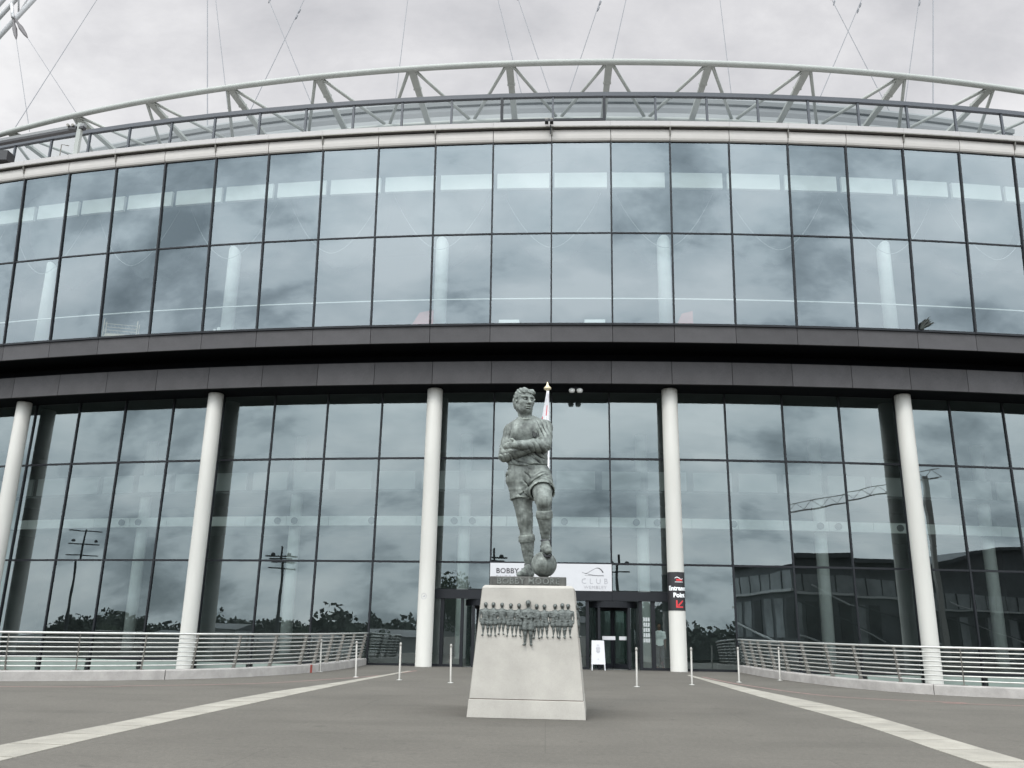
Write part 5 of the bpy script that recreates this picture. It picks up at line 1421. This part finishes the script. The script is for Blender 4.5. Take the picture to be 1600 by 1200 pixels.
ar = thing('arch', 'white lattice of the great arch crossing the top left corner', 'arch', ARCH_JOINT)
O = Vector(ARCH_JOINT)
ch = [(Vector(a)-O, Vector(b)-O) for a, b in ARCH_CHORDS]
for a, b in ch: MB().tube([a, b], .29, 16).build('chord', 'arch', ar, smooth=True)
nb = 5
for i in range(nb):
    for p, q in ((0, 1), (1, 3), (3, 2), (2, 0)):
        t0, t1 = (i+.5)/nb, (i+1.0)/nb
        MB().tube([ch[p][0].lerp(ch[p][1], t0), ch[q][0].lerp(ch[q][1], t1)], .12, 8).build('lattice_brace', 'arch', ar, smooth=True)
        MB().tube([ch[p][0].lerp(ch[p][1], t0), ch[q][0].lerp(ch[q][1], t0)], .12, 8).build('lattice_brace', 'arch', ar, smooth=True)
jt = MB().tube([(0, 0, 0), tuple(ch[1][0].lerp(ch[1][1], .47))], .2, 10); jt.build('joint_arm', 'arch', ar, smooth=True)

# ---------------------------------------------------------------- fittings on the front
cc = thing('camera_pair', 'pair of small black cameras on the roof edge above the middle of the glass', 'camera', (0.014, 32.83, 22.14))
for s in (-1, 1):
    MB().box(s*.105-.075, s*.105+.075, -.17, .03, -.02, .10).build('camera_body', 'black', cc)
    MB().tube([(s*.105, -.215, .035), (s*.105, -.165, .035)], .05, 14).build('lens', 'black', cc)
    MB().box(s*.105-.065, s*.105+.065, -.16, .02, .105, .17).build('hood', 'post', cc)
MB().tube([(.06, .13, -.42), (.06, .06, -.02)], .02, 8).build('bracket', 'frame', cc)
tw = thing('twin_spotlights', 'two round white spotlights under the dark beam right of the flagpole', 'lamp', (1.18, 35.05, 11.0))
for s in (-1, 1):
    MB().lathe([(.02, .03), (.10, .05), (.13, .12), (.12, .18), (.04, .22)], 18, (s*.16, 0, -.10)).build('lamp_head', 'white', tw, smooth=True)
MB().box(-.25, .25, -.03, .03, .11, .17).build('bar', 'frame', tw)
MB().box(-.03, .03, -.03, .03, .17, .235).build('stem', 'frame', tw)
# maintenance cradle on the roof at the far left
mc = thing('maintenance_cradle', 'window-cleaning cradle arm with a pale post on the roof edge at far left', 'cradle', (-22.92, 36.95, 23.25))
A_, B_ = Vector((-6.5, 1.55, 1.32)), Vector((.35, -.05, 1.50))
d_ = (B_-A_).normalized(); s_ = Vector((-d_.y, d_.x, 0)).normalized()
def beam(a, b, w, h, name, m):
    MB().hexa([tuple(p+s_*x+Vector((0, 0, z))) for z in (-h, h) for p, x in ((a, -w), (b, -w), (b, w), (a, w))]).build(name, m, mc)
beam(A_, B_, .10, .075, 'jib', 'roof'); beam(A_-Vector((0, 0, .15)), B_-Vector((0, 0, .15)), .11, .06, 'track', 'black')
MB().box(.0, .20, -.1, .1, -.25, 1.62).build('post', 'truss', mc)
MB().box(-.42, -.02, -.16, .16, 1.24, 1.40).build('winch', 'black', mc)
for s in (-1, 1): MB().tube([(-.30+s*.12, -.22, 1.44), (-.30+s*.12, -.14, 1.44)], .07, 12).build('pulley', 'post', mc)
MB().box(-5.2, -3.8, .70, 1.30, .10, .62).build('cradle_box', 'black', mc)
MB().tube([(-4.6, 1.1, .62), (-4.75, 1.15, 1.25)], .05, 8).build('hanger', 'post', mc)
MB().tube([(-.75, .1, -.2), (-.75, .1, .55), (-.35, .05, .45)], .028, 6).build('guard_rail', 'post', mc)
# ---------------------------------------------------------------- things seen through the upper glass
tr_ = thing('wire_trolley', 'tan wire trolley standing behind the upper glass at left', 'trolley', (-19.48, 37.2, 13.43), R_(17))
for x in (-.70, .70):
    for y in (-.25, .25): MB().tube([(x, y, 0), (x, y, 1.32)], .022, 6).build('leg', 'trolley', tr_)
for z in (.22, .50, .78, 1.08):
    mb = MB()
    for y in (-.25, .25): mb.tube([(-.7, y, z), (.7, y, z)], .014, 6)
    for x in (-.7, .7): mb.tube([(x, -.25, z), (x, .25, z)], .014, 6)
    for i in range(9): mb.tube([(-.6+i*.15, -.25, z), (-.6+i*.15, .25, z)], .008, 4)
    mb.build('wire_shelf', 'trolley', tr_)
MB().box(-.64, .64, -.22, .22, .235, .62).build('tray', 'trolley', tr_)
chh = thing('white_armchair', 'white armchair at the foot of the column behind the upper glass at left', 'chair', (-14.55, 36.85, 13.43), R_(12))
MB().box(-.38, .38, -.34, .34, .16, .46).build('seat', 'int_white', chh)
bevel(MB().box(-.38, .38, .20, .36, .46, 1.0).build('backrest', 'int_white', chh), .05)
for s in (-1, 1): bevel(MB().box(s*.38-.07, s*.38+.07, -.34, .30, .16, .72).build('armrest', 'int_white', chh), .04)
for x in (-.3, .3):
    for y in (-.26, .26): MB().box(x-.03, x+.03, y-.03, y+.03, 0, .16).build('leg', 'frame', chh)
pl_ = thing('weed', 'dark spiky weed at the foot of the upper glass, far right', 'plant', tuple(rp(6.03, RA-0.36, 13.50)), th(6))
rs2 = np.random.RandomState(3)
for i in range(34):
    t = rs2.uniform(0, 1); a = R_(rs2.uniform(22, 62)); ln_ = rs2.uniform(.34, .74)*(1 if a < 1.0 else .8)
    y0 = rs2.uniform(-.05, .03); o_ = Vector((rs2.uniform(0, .14), y0, 0)); tip = o_+Vector((math.cos(a)*ln_, rs2.uniform(-.12, .02), math.sin(a)*ln_*.95))
    mid = o_.lerp(tip, .55)+Vector((-.02, 0, .05)); w = Vector((-math.sin(a), 0, math.cos(a)))*rs2.uniform(.022, .042); up_ = Vector((0, -.018, 0))
    MB().add([o_-w*.6, o_+w*.6, mid-w, mid+w, mid+up_, tip], [(0, 2, 4), (0, 4, 1), (1, 4, 3), (2, 5, 4), (4, 5, 3)]).build('leaf', 'weed', pl_)
for x, y, w, lb in ((-5.35, 35.05, .95, 'soft red chair back behind the upper glass left of the statue'), (5.75, 35.1, .75, 'soft red chair back behind the upper glass right of the statue')):
    c = thing('red_chair', lb, 'chair', (x, y, 13.43))
    MB().hexa([(-w/2, -.05, .35), (w/2, -.05, .35), (w/2, .05, .35), (-w/2, .05, .35), (-w*.12, -.02, 1.0), (w/2, -.02, 1.12), (w/2, .06, 1.12), (-w*.12, .06, 1.0)]).build('backrest', 'red_cloth', c)
    MB().box(-w/2, w/2, .05, .6, .35, .47).build('seat', 'red_cloth', c)
    for sx in (-1, 1):
        for yy in (.02, .55): MB().box(sx*w*.45-.02, sx*w*.45+.02, yy-.02, yy+.02, 0, .35).build('leg', 'frame', c)
for k_, lb in ((-0.70, 'low white table behind the upper glass above the statue'), (0.72, 'low white table behind the upper glass right of the statue head')):
    p = rp(k_, RA-1.0, 13.43); c = thing('white_table', lb, 'table', p, th(k_))
    MB().box(-.42, .42, -.3, .3, .27, .33).build('tabletop', 'int_white', c)
    MB().box(-.42, .42, -.31, -.27, .10, .27).build('apron', 'int_white', c)
    for sx in (-1, 1):
        for sy in (-1, 1): MB().box(sx*.36-.025, sx*.36+.025, sy*.24-.025, sy*.24+.025, 0, .27).build('leg', 'int_white', c)

# ---------------------------------------------------------------- person just inside the glass by the right door pillar
pp = thing('person', 'person in a white short-sleeved shirt standing inside the glass left of the Entrance Point pillar', 'person', (4.62, 37.35, 0.02), R_(3))
Fp = Field((-.34, -.26, 0), (.34, .24, 1.78), .016)
for s in (-1, 1):
    Fp.chain([(s*.09, .0, .90), (s*.10, -.01, .48), (s*.105, .02, .09)], [.085, .062, .042], .03)
    Fp.cone((s*.105, .03, .05), (s*.125, -.14, .04), .045, .035, .02)
    Fp.chain([(s*.19, .0, 1.40), (s*.245, .02, 1.13), (s*.22, -.08, .90)], [.055, .045, .034], .03)
    for i in range(4): Fp.chain([(s*.215-.012+i*.009, -.085-i*.004, .86), (s*.215-.012+i*.009, -.10, .80), (s*.215-.012+i*.008, -.085, .765)], [.011, .010, .008], .004)
    Fp.chain([(s*.195, -.10, .88), (s*.18, -.13, .83)], [.014, .010], .006)
    Fp.ell((s*.215, -.085, .875), (.03, .022, .04), .02)
Fp.loft([(.86, 0, 0, .165, .11), (1.05, 0, 0, .15, .10), (1.30, 0, 0, .185, .115), (1.43, 0, 0, .17, .09), (1.48, 0, 0, .07, .06)], .04)
Fp.cone((0, 0, 1.44), (0, -.01, 1.56), .055, .052, .03)
Fp.ell((0, -.01, 1.655), (.078, .098, .115), .02); Fp.ell((0, -.045, 1.60), (.058, .06, .07), .03); Fp.cone((0, -.10, 1.66), (0, -.125, 1.625), .012, .016, .01)
for s in (-1, 1): Fp.ell((s*.079, 0, 1.645), (.012, .02, .032), .008); Fp.ell((s*.03, -.103, 1.668), (.016, .014, .010), .008, cut=True)
Fp.ell((0, -.105, 1.585), (.026, .012, .005), .004, cut=True)
put('body', Fp.mesh('body', 'skin'), pp)
Fs = Field((-.34, -.22, .84), (.34, .22, 1.54), .016)
Fs.loft([(.88, 0, 0, .18, .125), (1.05, 0, 0, .168, .118), (1.30, 0, 0, .20, .13), (1.43, 0, 0, .185, .105), (1.49, 0, 0, .085, .075)], .03)
for s in (-1, 1): Fs.chain([(s*.185, .0, 1.40), (s*.228, .012, 1.20)], [.072, .066], .03)
Fs.d -= Fs.ridges(22, .006, 2); put('shirt', Fs.mesh('shirt', 'shirt'), pp)
Ft = Field((-.26, -.2, .05), (.26, .2, 1.0), .016)
Ft.loft([(.82, 0, 0, .175, .12), (.94, 0, 0, .172, .118)], .03)
for s in (-1, 1): Ft.chain([(s*.09, .0, .88), (s*.10, -.01, .48), (s*.105, .02, .10)], [.098, .082, .070], .03)
put('trousers', Ft.mesh('trousers', 'trousers'), pp)
Fh = Field((-.12, -.14, 1.56), (.12, .14, 1.80), .012); Fh.ell((0, .008, 1.675), (.088, .104, .108)); Fh.d = np.maximum(Fh.d, -np.maximum(-.045-0-Fh.P[:, 1]*-1-.0, Fh.P[:, 2]-1.71)) if False else np.maximum(Fh.d, np.minimum(-.05-Fh.P[:, 1], 1.715-Fh.P[:, 2])); Fh.d = np.maximum(Fh.d, 1.60-Fh.P[:, 2])
put('hair', Fh.mesh('hair', 'hair'), pp)
